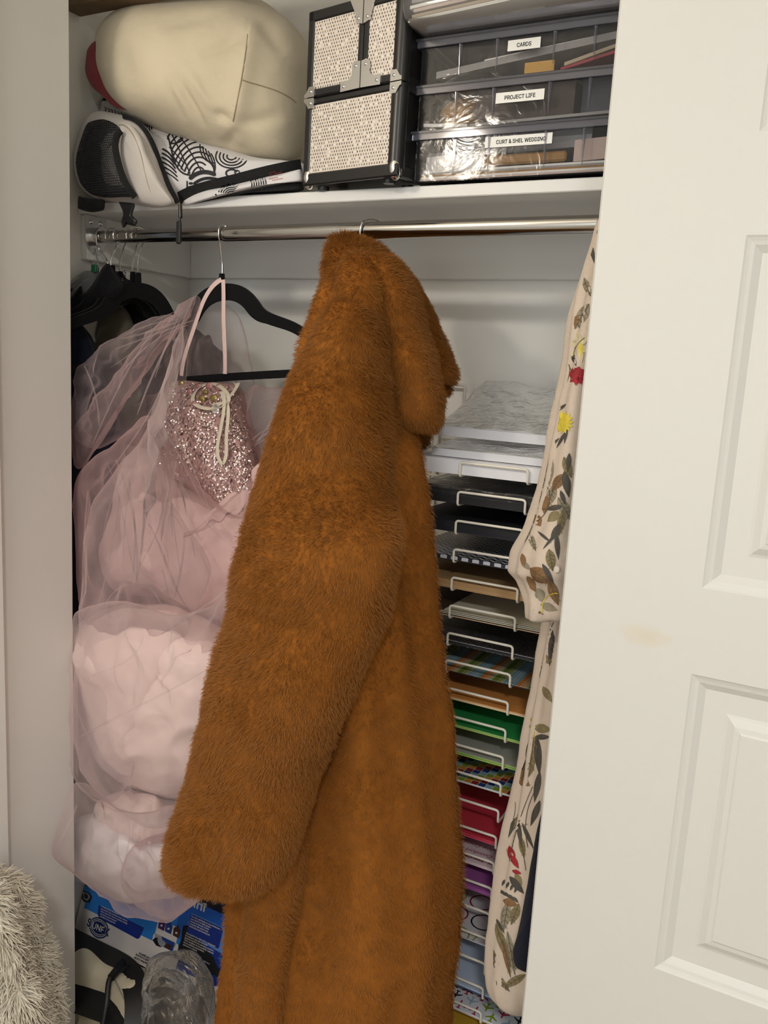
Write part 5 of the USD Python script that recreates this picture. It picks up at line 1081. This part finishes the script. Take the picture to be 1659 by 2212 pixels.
for (D, k, x, y, L, w, a) in [(sl_p, 'leaf_dark', 1279, 545, 54, 9, 78), (sl_p, 'leaf_dark', 1286, 500, 26, 9, 100), (sl_p, 'leaf_grey', 1256, 684, 66, 24, 120), (sl_p, 'leaf_brown', 1242, 696, 32, 16, 110), (sl_p, 'leaf_brown', 1215, 818, 84, 24, 108), (sl_p, 'leaf_grey', 1182, 1024, 94, 26, 98), (sl_p, 'leaf_brown', 1205, 1042, 46, 22, 125), (sl_p, 'leaf_dark', 1224, 1046, 60, 18, 80), (sl_p, 'leaf_grey', 1162, 1072, 46, 18, 100),
    (sl_p, 'leaf_dark', 1196, 1097, 40, 12, 170), (sl_p, 'leaf_brown', 1160, 1124, 30, 22, 60), (sl_p, 'leaf_olive', 1195, 1116, 34, 20, 140), (sl_p, 'leaf_dark', 1216, 1075, 34, 10, 70), (sl_p, 'leaf_dark', 1228, 1000, 44, 12, 95), (sl_p, 'leaf_brown', 1168, 1244, 58, 32, 35), (sl_p, 'leaf_dark', 1184, 1240, 52, 12, 60), (sl_p, 'leaf_grey', 1167, 1286, 34, 22, 70), (sl_p, 'leaf_brown', 1158, 1324, 34, 14, 10), (sl_p, 'leaf_brown', 1130, 1210, 30, 12, 80), (sl_p, 'leaf_grey', 1150, 1170, 44, 14, 70), (sl_p, 'leaf_dark', 1176, 1160, 40, 6, 40), (sl_p, 'leaf_dark', 1186, 1170, 44, 6, 130), (sl_p, 'leaf_olive', 1212, 1130, 60, 18, 100), (sl_p, 'leaf_dark', 1204, 1180, 60, 12, 85), (sl_p, 'leaf_dark', 1190, 940, 46, 6, 150), (sl_p, 'leaf_dark', 1212, 950, 44, 7, 120), (sl_p, 'leaf_dark', 1222, 940, 40, 7, 100), (sl_p, 'leaf_dark', 1196, 958, 36, 5, 135), (sl_p, 'leaf_dark', 1240, 778, 22, 8, 60), (sl_p, 'leaf_dark', 1214, 880, 24, 6, 140),
    (sl_p, 'leaf_brown', 1250, 600, 40, 16, 110), (sl_p, 'leaf_grey', 1268, 620, 44, 16, 70), (sl_p, 'leaf_olive', 1226, 1010, 50, 20, 70), (sl_p, 'leaf_grey', 1190, 1072, 50, 22, 110), (sl_p, 'leaf_brown', 1178, 1090, 40, 18, 100), (sl_p, 'leaf_grey', 1220, 1100, 60, 24, 60), (sl_p, 'leaf_grey', 1140, 1150, 50, 14, 110), (sl_p, 'leaf_dark', 1200, 1150, 46, 16, 120), (sl_p, 'leaf_grey', 1136, 1222, 30, 12, 40), (sl_p, 'leaf_olive', 1190, 1210, 50, 22, 80), (sl_p, 'leaf_brown', 1196, 1280, 60, 22, 70), (sl_p, 'leaf_brown', 1148, 1262, 40, 18, 60), (sl_p, 'leaf_grey', 1186, 1312, 40, 18, 20), (bd_p, 'leaf_olive', 1182, 1500, 40, 16, 60), (bd_p, 'leaf_olive', 1140, 1662, 60, 24, 110), (bd_p, 'leaf_dark', 1160, 1700, 70, 14, 100), (bd_p, 'leaf_olive', 1128, 1830, 50, 14, 80), (bd_p, 'leaf_grey', 1092, 1980, 70, 22, 100), (bd_p, 'leaf_grey', 1104, 2060, 100, 16, 80), (bd_p, 'leaf_olive', 1082, 2120, 60, 14, 50), (bd_p, 'leaf_dark', 1178, 1390, 34, 14, 100), (bd_p, 'leaf_dark', 1190, 1400, 80, 12, 95), (bd_p, 'leaf_olive', 1176, 1424, 36, 22, 20), (bd_p, 'leaf_dark', 1166, 1444, 30, 5, 140), (bd_p, 'leaf_dark', 1170, 1450, 30, 5, 110), (bd_p, 'leaf_dark', 1160, 1438, 26, 5, 160), (bd_p, 'leaf_olive', 1148, 1630, 92, 26, 96), (bd_p, 'leaf_dark', 1162, 1632, 90, 16, 86), (bd_p, 'leaf_olive', 1172, 1574, 40, 20, 10), (bd_p, 'leaf_dark', 1172, 1592, 34, 12, 0), (bd_p, 'leaf_brown', 1124, 1672, 34, 22, 70), (bd_p, 'leaf_brown', 1132, 1690, 30, 18, 30), (bd_p, 'leaf_dark', 1156, 1757, 60, 14, 110), (bd_p, 'leaf_dark', 1122, 1800, 66, 10, 82), (bd_p, 'leaf_dark', 1140, 1806, 64, 9, 66), (bd_p, 'leaf_dark', 1104, 1790, 50, 10, 110), (bd_p, 'leaf_olive', 1110, 1780, 40, 12, 120),
    (bd_p, 'leaf_dark', 1116, 1912, 50, 16, 50), (bd_p, 'leaf_olive', 1120, 1900, 30, 14, 60), (bd_p, 'leaf_brown', 1102, 1950, 34, 18, 20), (bd_p, 'leaf_olive', 1112, 1975, 50, 20, 110), (bd_p, 'leaf_olive', 1086, 2040, 110, 18, 70), (bd_p, 'leaf_brown', 1094, 2070, 90, 12, 78), (bd_p, 'leaf_olive', 1070, 2080, 80, 12, 76), (bd_p, 'leaf_olive', 1110, 2120, 60, 18, 150), (bd_p, 'leaf_dark', 1080, 2000, 40, 7, 60), (bd_p, 'leaf_brown', 1066, 2110, 50, 10, 70)]:
    D[k].append(_P(leaf(x, y, L, w, a)))
    if L > 40 and k != 'leaf_dark': D['stem'] += veins(x, y, L, w, a)
for q in range(5): bd_p['leaf_dark'].append(_P(leaf(1078 + q*9, 1902 + q*5, 16, 6, 115))); bd_p['leaf_dark'].append(_P(leaf(1078 + q*9, 1924 + q*5, 18, 6, 50)))
for a in range(0, 360, 24): sl_p['petal_yellow'].append(_P(leaf(1215 + 12*math.cos(math.radians(a)), 912 + 13*math.sin(math.radians(a)), 26, 9, a)))
for a in range(20, 360, 60): sl_p['petal_cream'].append(_P(leaf(1252 + 10*math.cos(math.radians(a)), 748 + 18*math.sin(math.radians(a)), 34, 14, a)))
sl_p['petal_yellow'] += [_P(leaf(1254, 752, 34, 10, 85)), _P(leaf(1203, 873, 26, 10, 50))]; sl_p['petal_cream'] += [_P(leaf(1200, 866, 36, 20, 60))]
for a in (60, 100, 140, 20): sl_p['petal_red'].append(_P(leaf(1247, 812, 42, 24, a)))
sl_p['stem'] += [stroke([(1228, 776), (1234, 800), (1244, 806)], 2.4), stroke([(1262, 730), (1240, 760), (1244, 790)], 1.8), stroke([(1186, 1060), (1176, 1110), (1150, 1130)], 1.6), stroke([(1152, 1094), (1180, 1100), (1206, 1090)], 1.6)]
sl_p['petal_yellow'] += [stroke([(1172, 1322), (1176, 1296), (1190, 1284), (1204, 1282)], 2.2)]; bd_p['petal_yellow'] = [stroke([(1146, 1552), (1152, 1574), (1153, 1592)], 3.5), stroke([(1140, 1560), (1150, 1582)], 3)]
bd_p['petal_red'] = [_P(leaf(1105, 1848, 44, 16, 75)), _P(leaf(1112, 1862, 34, 12, 60)), _P(leaf(1116, 1884, 22, 9, 20)), _P(leaf(1090, 1838, 26, 8, 100))]
bd_p['petal_cream'] = [_P(leaf(1108, 1850, 24, 7, 75))]
bd_p['stem'] += [stroke([(1150, 1700), (1126, 1760), (1100, 1860)], 1.5), stroke([(1160, 1700), (1136, 1770), (1140, 1830)], 1.5), stroke([(1118, 1760), (1128, 1830), (1136, 1880)], 1.3), stroke([(1092, 1830), (1084, 1880), (1080, 1900)], 1.4), stroke([(1195, 1345), (1178, 1390), (1170, 1430)], 1.6), stroke([(1150, 1590), (1136, 1640), (1124, 1670)], 1.4), stroke([(1140, 1780), (1108, 1790)], 1.2), stroke([(1100, 1700), (1112, 1730), (1108, 1770)], 1.2)]
for D, mm2, par, rw in ((sl_p, sm_, fs_, slv), (bd_p, bm_, fbq, bdy)):
    clip_ = _P([(r[0] + 5, r[1]) for r in rw] + [(r[2] - 5, r[3]) for r in rw[::-1]]).buffer(0)
    F_ = Front(mm2)
    for q, k in enumerate(['leaf_grey', 'leaf_olive', 'leaf_brown', 'leaf_dark', 'petal_cream', 'petal_yellow', 'petal_red', 'stem']):
        if D[k]: obj('printed_leaves' if 'leaf' in k else 'printed_stems' if k == 'stem' else 'printed_petals', decal(F_, D[k], .0006 + .00012*q, 7., clip_), fm[k], par, smooth=True, kind='stuff')
garment('navy_coat', 'dark navy coat half hidden behind the sliding door edge', 'coat', [(1216, 1560), (1186, 1700), (1160, 1800), (1140, 1900), (1120, 2010), (1108, 2056), (1114, 2086), (1138, 2100), (1180, 2110), (1230, 2110), (1280, 1900), (1280, 1560)], 1.085, .05, navy_cloth, .003, 66)

# ------------------------------------------------------------------ on the closet floor: printed kit box
P1 = at(490, 2178, 1.235); P2 = atx(530, 1996, P1[0]); UPB = P2 - P1; HB = float(np.linalg.norm(UPB)); UPB = UPB/HB
NB = np.cross([1, 0, 0], UPB)                      # points at the room
xl_b = XL + .006; WB = P1[0] - xl_b; O_b = V([xl_b, P1[1], P1[2]])
DB = .17
def bq(u, v, w):  return O_b + V([1.0, 0, 0])*u + UPB*v - NB*w
def bbox(u0, u1, v0, v1, w0, w1):
    m = box(u0, u1, v0, v1, w0, w1); q = np.array(m.vertices)
    return trimesh.Trimesh(O_b + q[:, :1]*V([1.0, 0, 0]) + q[:, 1:2]*UPB - q[:, 2:3]*NB, m.faces, process=False)
kb = thing('kit_box', 'blue and white printed cardboard kit box lying under the pink dress', 'box', O_b)
ub_ = {k: mat('kit_' + k, lin(*c), .38, bump=.02) for k, c in dict(blue=(34, 96, 190), sky=(44, 128, 214), navy=(28, 52, 138), pale=(96, 142, 206), white=(222, 216, 212), top=(38, 56, 104), black=(26, 28, 32), skin=(112, 84, 66), bpurple=(76, 44, 104), bblue=(40, 66, 140), bbrown=(74, 46, 40), grey=(150, 152, 160), chrome=(170, 176, 190), topb=(24, 36, 76), ink=(24, 26, 34), logo=(32, 46, 92)).items()}
obj('carton', bbox(0, WB, 0, HB, 0, DB), ub_['white'], kb, smooth=False)
obj('carton_top', bbox(0, WB, HB + .0002, HB + .0008, 0, DB), ub_['top'], kb, smooth=False, label='dark blue top flap')
def bp_(P):
    P = V(P, float); d = FWD + RGT*((P[:, :1] - W/2)/FPX) - UPV*((P[:, 1:] - H/2)/FPX)
    return EYE + d*(((O_b - EYE) @ NB)/(d @ NB))[:, None]
class PF:
    def __call__(s, P, off=.0005): return bp_(P) + NB*off
def bdec(nm, polys, c, lay, lab=None, par=None):
    # trim to the face
    face = _P([(seen(bq(u, v, 0))) for u, v in ((0, 0), (WB, 0), (WB, HB), (0, HB))])
    return obj(nm, decal(PF(), [(_P(p) if not hasattr(p, 'exterior') else p).buffer(0).intersection(face) for p in polys], .0003 + .00015*lay, 40.), ub_[c], par or kb, smooth=False, label=lab)
def rq(x, y, w, h, r=0):       # rectangle on the face: corner at pixel (x, y) top-left, w along the box, h down it, in metres
    o = bp_([(x, y)])[0]; from_ = rrect(0, w, -h, 0, r) if r else None
    c = list(from_.exterior.coords)[:-1] if r else [(0, 0), (w, 0), (w, -h), (0, -h)]
    return [tuple(seen(o + V([1.0, 0, 0])*a + UPB*b)) for a, b in c]
def btext(s, x, y, h, c, lay=6, bold=False, w=None, slant=0.0, par=None):
    m = text_mesh(s, h, .0002, bold)
    if w: m.apply_scale([w/m.bounds[1][0], 1, 1])
    v = np.array(m.vertices); v[:, 0] += slant*v[:, 1]
    obj('lettering', place(trimesh.Trimesh(v, m.faces, process=False), bp_([(x, y)])[0] + NB*(.0003 + .00015*lay), (1, 0, 0), UPB), ub_[c], par or kb, smooth=False)
t_of = lambda x, y: float((bp_([(x, y)])[0] - O_b) @ UPB)
vb = t_of(163, 1952)
obj('blue_print', bbox(0, WB, vb, HB, -.0005, 0), ub_['sky'], kb, smooth=False, label='blue printed field')
bdec('blue_band', [[(395, 1935), (560, 2010), (560, 2200), (420, 2090), (380, 2010)]], 'blue', 2)
bdec('pale_band', [[(415, 1972), (540, 2030), (540, 2070), (500, 2074), (400, 2010)]], 'pale', 3)
bdec('pale_band', [[(470, 2068), (540, 2064), (530, 2090), (505, 2108)]], 'pale', 3)
# silhouette of a standing figure, dark
bdec('dark_figure', [[(396, 2000), (406, 1998), (412, 2006), (411, 2014), (420, 2020), (432, 2030), (446, 2050), (462, 2068), (470, 2088), (480, 2100), (510, 2128), (508, 2134), (488, 2122), (466, 2108), (440, 2096), (410, 2082), (386, 2070), (384, 2050), (392, 2030), (394, 2012)]], 'black', 4)
bdec('figure_arm', [[(396, 2046), (412, 2060), (430, 2070), (424, 2072), (404, 2062)]], 'skin', 5)
bdec('figure_arm', [[(478, 2096), (494, 2110), (512, 2126), (506, 2130), (486, 2116), (474, 2104)]], 'skin', 5)
for (x, y, w_, h_) in ((408, 1974, .085, .034), (395, 2018, .0, .0), (384, 2050, .0, .0)):
    if w_: bdec('text_panel', [rq(413, 1974, .088, .042, .004)], 'navy', 5)
bdec('text_panel', [[(430, 2034), (486, 2062), (470, 2130), (462, 2130), (380, 2092), (386, 2072), (440, 2096), (466, 2100)]], 'navy', 3)
bdec('text_panel', [[(214, 1955), (312, 2004), (302, 2026), (297, 2028), (216, 1984), (212, 1976)]], 'navy', 5)
for x, y, w_, h_ in ((128, 1912, .090, .058), (343, 1984, .060, .042), (333, 2014, .072, .046)):
    bdec('picture_panel', [rq(x, y, w_, h_, .007)], 'white', 5)
bdec('picture', [[(176, 1922), (194, 1928), (200, 1938), (194, 1950), (182, 1948), (176, 1938)]], 'black', 7)
bdec('picture', [[(180, 1926), (192, 1930), (196, 1938), (190, 1946), (182, 1942)]], 'grey', 8); bdec('picture', [[(183, 1929), (190, 1932), (192, 1938), (188, 1942), (183, 1938)]], 'black', 9)
for x, y, c in ((347, 1987, 'bpurple'), (362, 1994, 'bblue'), (379, 2003, 'bbrown')):
    b = [(x - 5, y + 17), (x - 3, y + 2), (x, y - 1), (x + 3, y - 1), (x + 4, y - 4), (x + 9, y - 2), (x + 8, y + 2), (x + 11, y + 4), (x + 12, y + 8), (x + 8, y + 24)]
    bdec('printed_bottle', [b], c, 7); bdec('bottle_mark', [leaf(x + 3, y + 12, 6, 5, 20)], 'white', 8)
bdec('picture', [[(330, 2030), (338, 2024), (346, 2030), (352, 2040), (348, 2046), (338, 2042)]], 'black', 7); bdec('picture', [[(340, 2028), (352, 2030), (362, 2038), (352, 2046), (344, 2040)]], 'grey', 8); bdec('picture', [[(350, 2022), (378, 2036), (374, 2056), (352, 2044)]], 'bblue', 7); bdec('picture', [[(358, 2036), (372, 2042), (368, 2052), (356, 2046)]], 'bbrown', 8)
# lettering
btext('Pro Series', 399, 1938, .0080, 'white', 7, False, .062); btext('Mini', 396, 1949, .0165, 'white', 7, True, .060)
for q, s in enumerate(['For the ultimate in convenience', 'your SunFX Pro Mini System', 'mounts to the wall. Comes', 'complete with easy to use', 'instructions and mounting kit.']):
    btext(s, 413.5 - q*1.1, 1980 + q*5.2, .0030, 'white', 7, True, .078 if q == 0 else None)
for q, s in enumerate(['The SunFX Pro Mini Kit is designed', 'for anyone to use with the world', 'famous SunFX Pro tanning solution.', 'This solution is incredibly natural', 'has no artificial preservatives,', 'perfumes or colours.']):
    btext(s, 402 - q*1.2, 2016 + q*5.0, .0029, 'white', 7, True, .080 if q in (0, 2, 3) else None)
for q, s in enumerate(['Included in your Tanning Kit is a', 'comprehensive Training DVD.', 'This professional training DVD', 'covers all aspects of spray tanning', 'and more tips on before']):
    btext(s, 390 - q*1.0, 2053 + q*4.8, .0029, 'white', 7, True, .080 if q in (0, 3) else None)
for q, s in enumerate(['A unique system designed to', 'produce the perfect tan every', 'time and for every body using', 'advanced, easy to use and', 'consistent coverage time.']):
    btext(s, 219 - q*.6, 1958 + q*5.4, .0029, 'white', 7, True, .082 if q in (1, 2) else None)
for q, s in enumerate(['natural', 'innovative', 'exceptional']):
    btext(s, [300, 293, 290][q], 2060 + q*6 - (0 if q == 0 else 3), .0048, 'ink', 6, True, .042 + .010*q, .25)
# the oval maker's mark
lg = kb; lc = (214, 2004); o = bp_([lc])[0]
def oval(a, b, w_, lay, c):
    g = np.linspace(0, 2*np.pi, 60, endpoint=False); r1 = np.stack([a*np.cos(g), b*np.sin(g)], 1)
    from shapely.geometry import Polygon
    p = Polygon(r1) if w_ is None else Polygon(r1).difference(Polygon(np.stack([(a - w_)*np.cos(g), (b - w_)*np.sin(g)], 1)))
    obj('oval_mark', place(flat(p, .0002), o + NB*(.0003 + .00015*lay), (1, 0, 0), UPB), ub_[c], lg, smooth=False)
oval(.0290, .0215, .0030, 5, 'logo'); oval(.0242, .0168, .0020, 5, 'logo'); oval(.0205, .0130, None, 5, 'logo')
def ltext(s, x, dz, h, w_, c, lay):
    m = text_mesh(s, h, .0002, True); m.apply_scale([w_/m.bounds[1][0], 1, 1]); obj('lettering', place(m, o + V([1.0, 0, 0])*x + UPB*dz + NB*(.0003 + .00015*lay), (1, 0, 0), UPB), ub_[c], lg, smooth=False)
ltext('S', -.0372, -.0080, .0192, .0150, 'white', 7); ltext('X', .0160, -.0088, .0180, .0188, 'white', 7); ltext('S', -.0360, -.0066, .0168, .0125, 'logo', 9); ltext('UNF', -.0205, -.0060, .0122, .037, 'white', 8); ltext('X', .0170, -.0075, .0156, .016, 'logo', 9)
# speckled knit behind the box
garment('grey_knit', 'dark speckled grey knit glimpsed above the blue box', 'knitwear', [(492, 1926), (520, 1916), (560, 1920), (570, 1990), (540, 2000), (520, 1972), (500, 1950)], 1.50, .06, mat('grey_knit', (.05, .05, .06), .9, bump=1.0, bscale=300., var=.9, vscale=500.), .006, 71)

# ------------------------------------------------------------------ cream bag with black straps
cbg = thing('strapped_bag', 'cream canvas bag crossed by wide black straps on the closet floor', 'bag', at(220, 2140, 1.2))
co = [(60, 2010), (166, 2016), (230, 2062), (288, 2098), (312, 2112), (318, 2180), (322, 2260), (300, 2330), (180, 2360), (60, 2340), (20, 2180)]
cmh = pillow(co, lambda x, y: 1.24 - .0004*(y - 2000), .12, 24, 80, 3.2, None, None, .004, 9., 72)
obj('body', cmh, cloth('bag_canvas', lin(214, 204, 178), 1400., .4, .05), cbg, smooth=True)
fcb = Front(cmh)
leather = mat('strap_black', (.010, .010, .010), .5, bump=.1, bscale=500.)
def wide(P, w_, off=.004, nm='strap', n=40, th=.002):
    Q = spline(fcb(P, off), n); t_ = np.gradient(Q, axis=0); nrm = EYE - Q
    return obj(nm, ribbon(Q, np.cross(t_, nrm), w_, th), leather, cbg, smooth=40, label='wide black strap')
wide([(90, 2000), (160, 2036), (230, 2072), (268, 2094), (296, 2150), (292, 2250), (280, 2330)], .050, .006)
wide([(60, 2150), (160, 2156), (220, 2176), (300, 2200)], .050, .004)
obj('cord', tube(spline(fcb([(276, 2084), (258, 2096), (240, 2110), (232, 2150), (222, 2212), (214, 2290)], .012), 40), [.0058]*40, 8), leather, cbg, label='black cord handle')
obj('cord_end', tube(spline(fcb([(270, 2078), (256, 2092), (240, 2112)], .014), 16), [.0085]*16, 10), leather, cbg)
obj('piping', tube(spline(fcb([(248, 2118), (268, 2160), (290, 2214), (300, 2240)], .009), 16), .0012, 6), mat('piping_grey', (.3, .3, .29), .5), cbg)
# clear plastic bag
def crk(x, y):
    P = np.stack([x/38 + 9, y/46, np.full_like(x, 4.4)], -1); r = 1 - 2*np.abs(fbm(P, 3, 3) - .5); return .018*np.clip(r - .62, 0, 1) + .010*(fbm(P*1.8, 3, 8) - .5)
pbag = thing('plastic_bag', 'crumpled clear plastic bag in front of the blue kit box', 'plastic bag', at(375, 2150, 1.14))
pbm = pillow([(318, 2082), (344, 2062), (382, 2064), (412, 2086), (436, 2120), (446, 2160), (446, 2230), (430, 2300), (330, 2310), (304, 2230), (308, 2150)], 1.10, .13, 44, 130, 2.4, None, crk, .006, 26., 73)
obj('film', pbm, clear('bag_film', (.96, .965, .97), .05, 1.30, 1.0, haze=.02, hcolor=(.8, .82, .85), wrinkle=.9, wscale=38.), pbag, smooth=True)
obj('inner_fold', pillow([(330, 2110), (360, 2096), (400, 2120), (424, 2170), (420, 2260), (330, 2270), (320, 2180)], 1.10, .06, 30, 90, 2.2, None, crk, .008, 30., 74), look('bag_film'), pbag, smooth=True)
garment('white_cloth', 'crumpled white cloth at the foot of the fur coat', 'cloth', [(452, 2226), (490, 2176), (520, 2146), (560, 2140), (580, 2260), (560, 2330), (440, 2330)], 1.16, .08, cloth('white_cloth', lin(218, 214, 214), 1500., .2, .03), .010, 75)

# ------------------------------------------------------------------ shaggy white throw at the left
shag_base = mat('shag_base', lin(232, 226, 210), .95)
usdkit.material(stage, look('shag'), {'h': ('hair_info', {}), 'r': ('rgb_ramp', dict(ramp=[(0, lin(222, 214, 196)), (1, lin(248, 244, 234))])), 'p': ('principled_bsdf', dict(roughness=.7, specular_ior_level=.3, sheen_weight=.2))}, [('h.intercept', 'r.fac'), ('r.color', 'p.base_color')], surface='p.BSDF')
sh = thing('shaggy_throw', 'shaggy cream white faux fur throw at the bottom left corner', 'throw', at(30, 2100, .86))
so = [(-70, 1900), (-20, 1905), (4, 1930), (18, 1985), (36, 2040), (56, 2090), (74, 2150), (90, 2212), (96, 2290), (70, 2400), (-80, 2420), (-140, 2200), (-120, 1980)]
smh = pillow(so, .86, .14, 26, 90, 2.2, None, None, .010, 10., 76)
obj('backing', smh, shag_base, sh, smooth=True)
fur('shag', smh, sh, 17000, .030, look('shag'), comb=(.55, -.1, -.8), seed=77, width=.0024, lay=1.1, jitter=.45, k=5, clump=.9, cs=45.0)
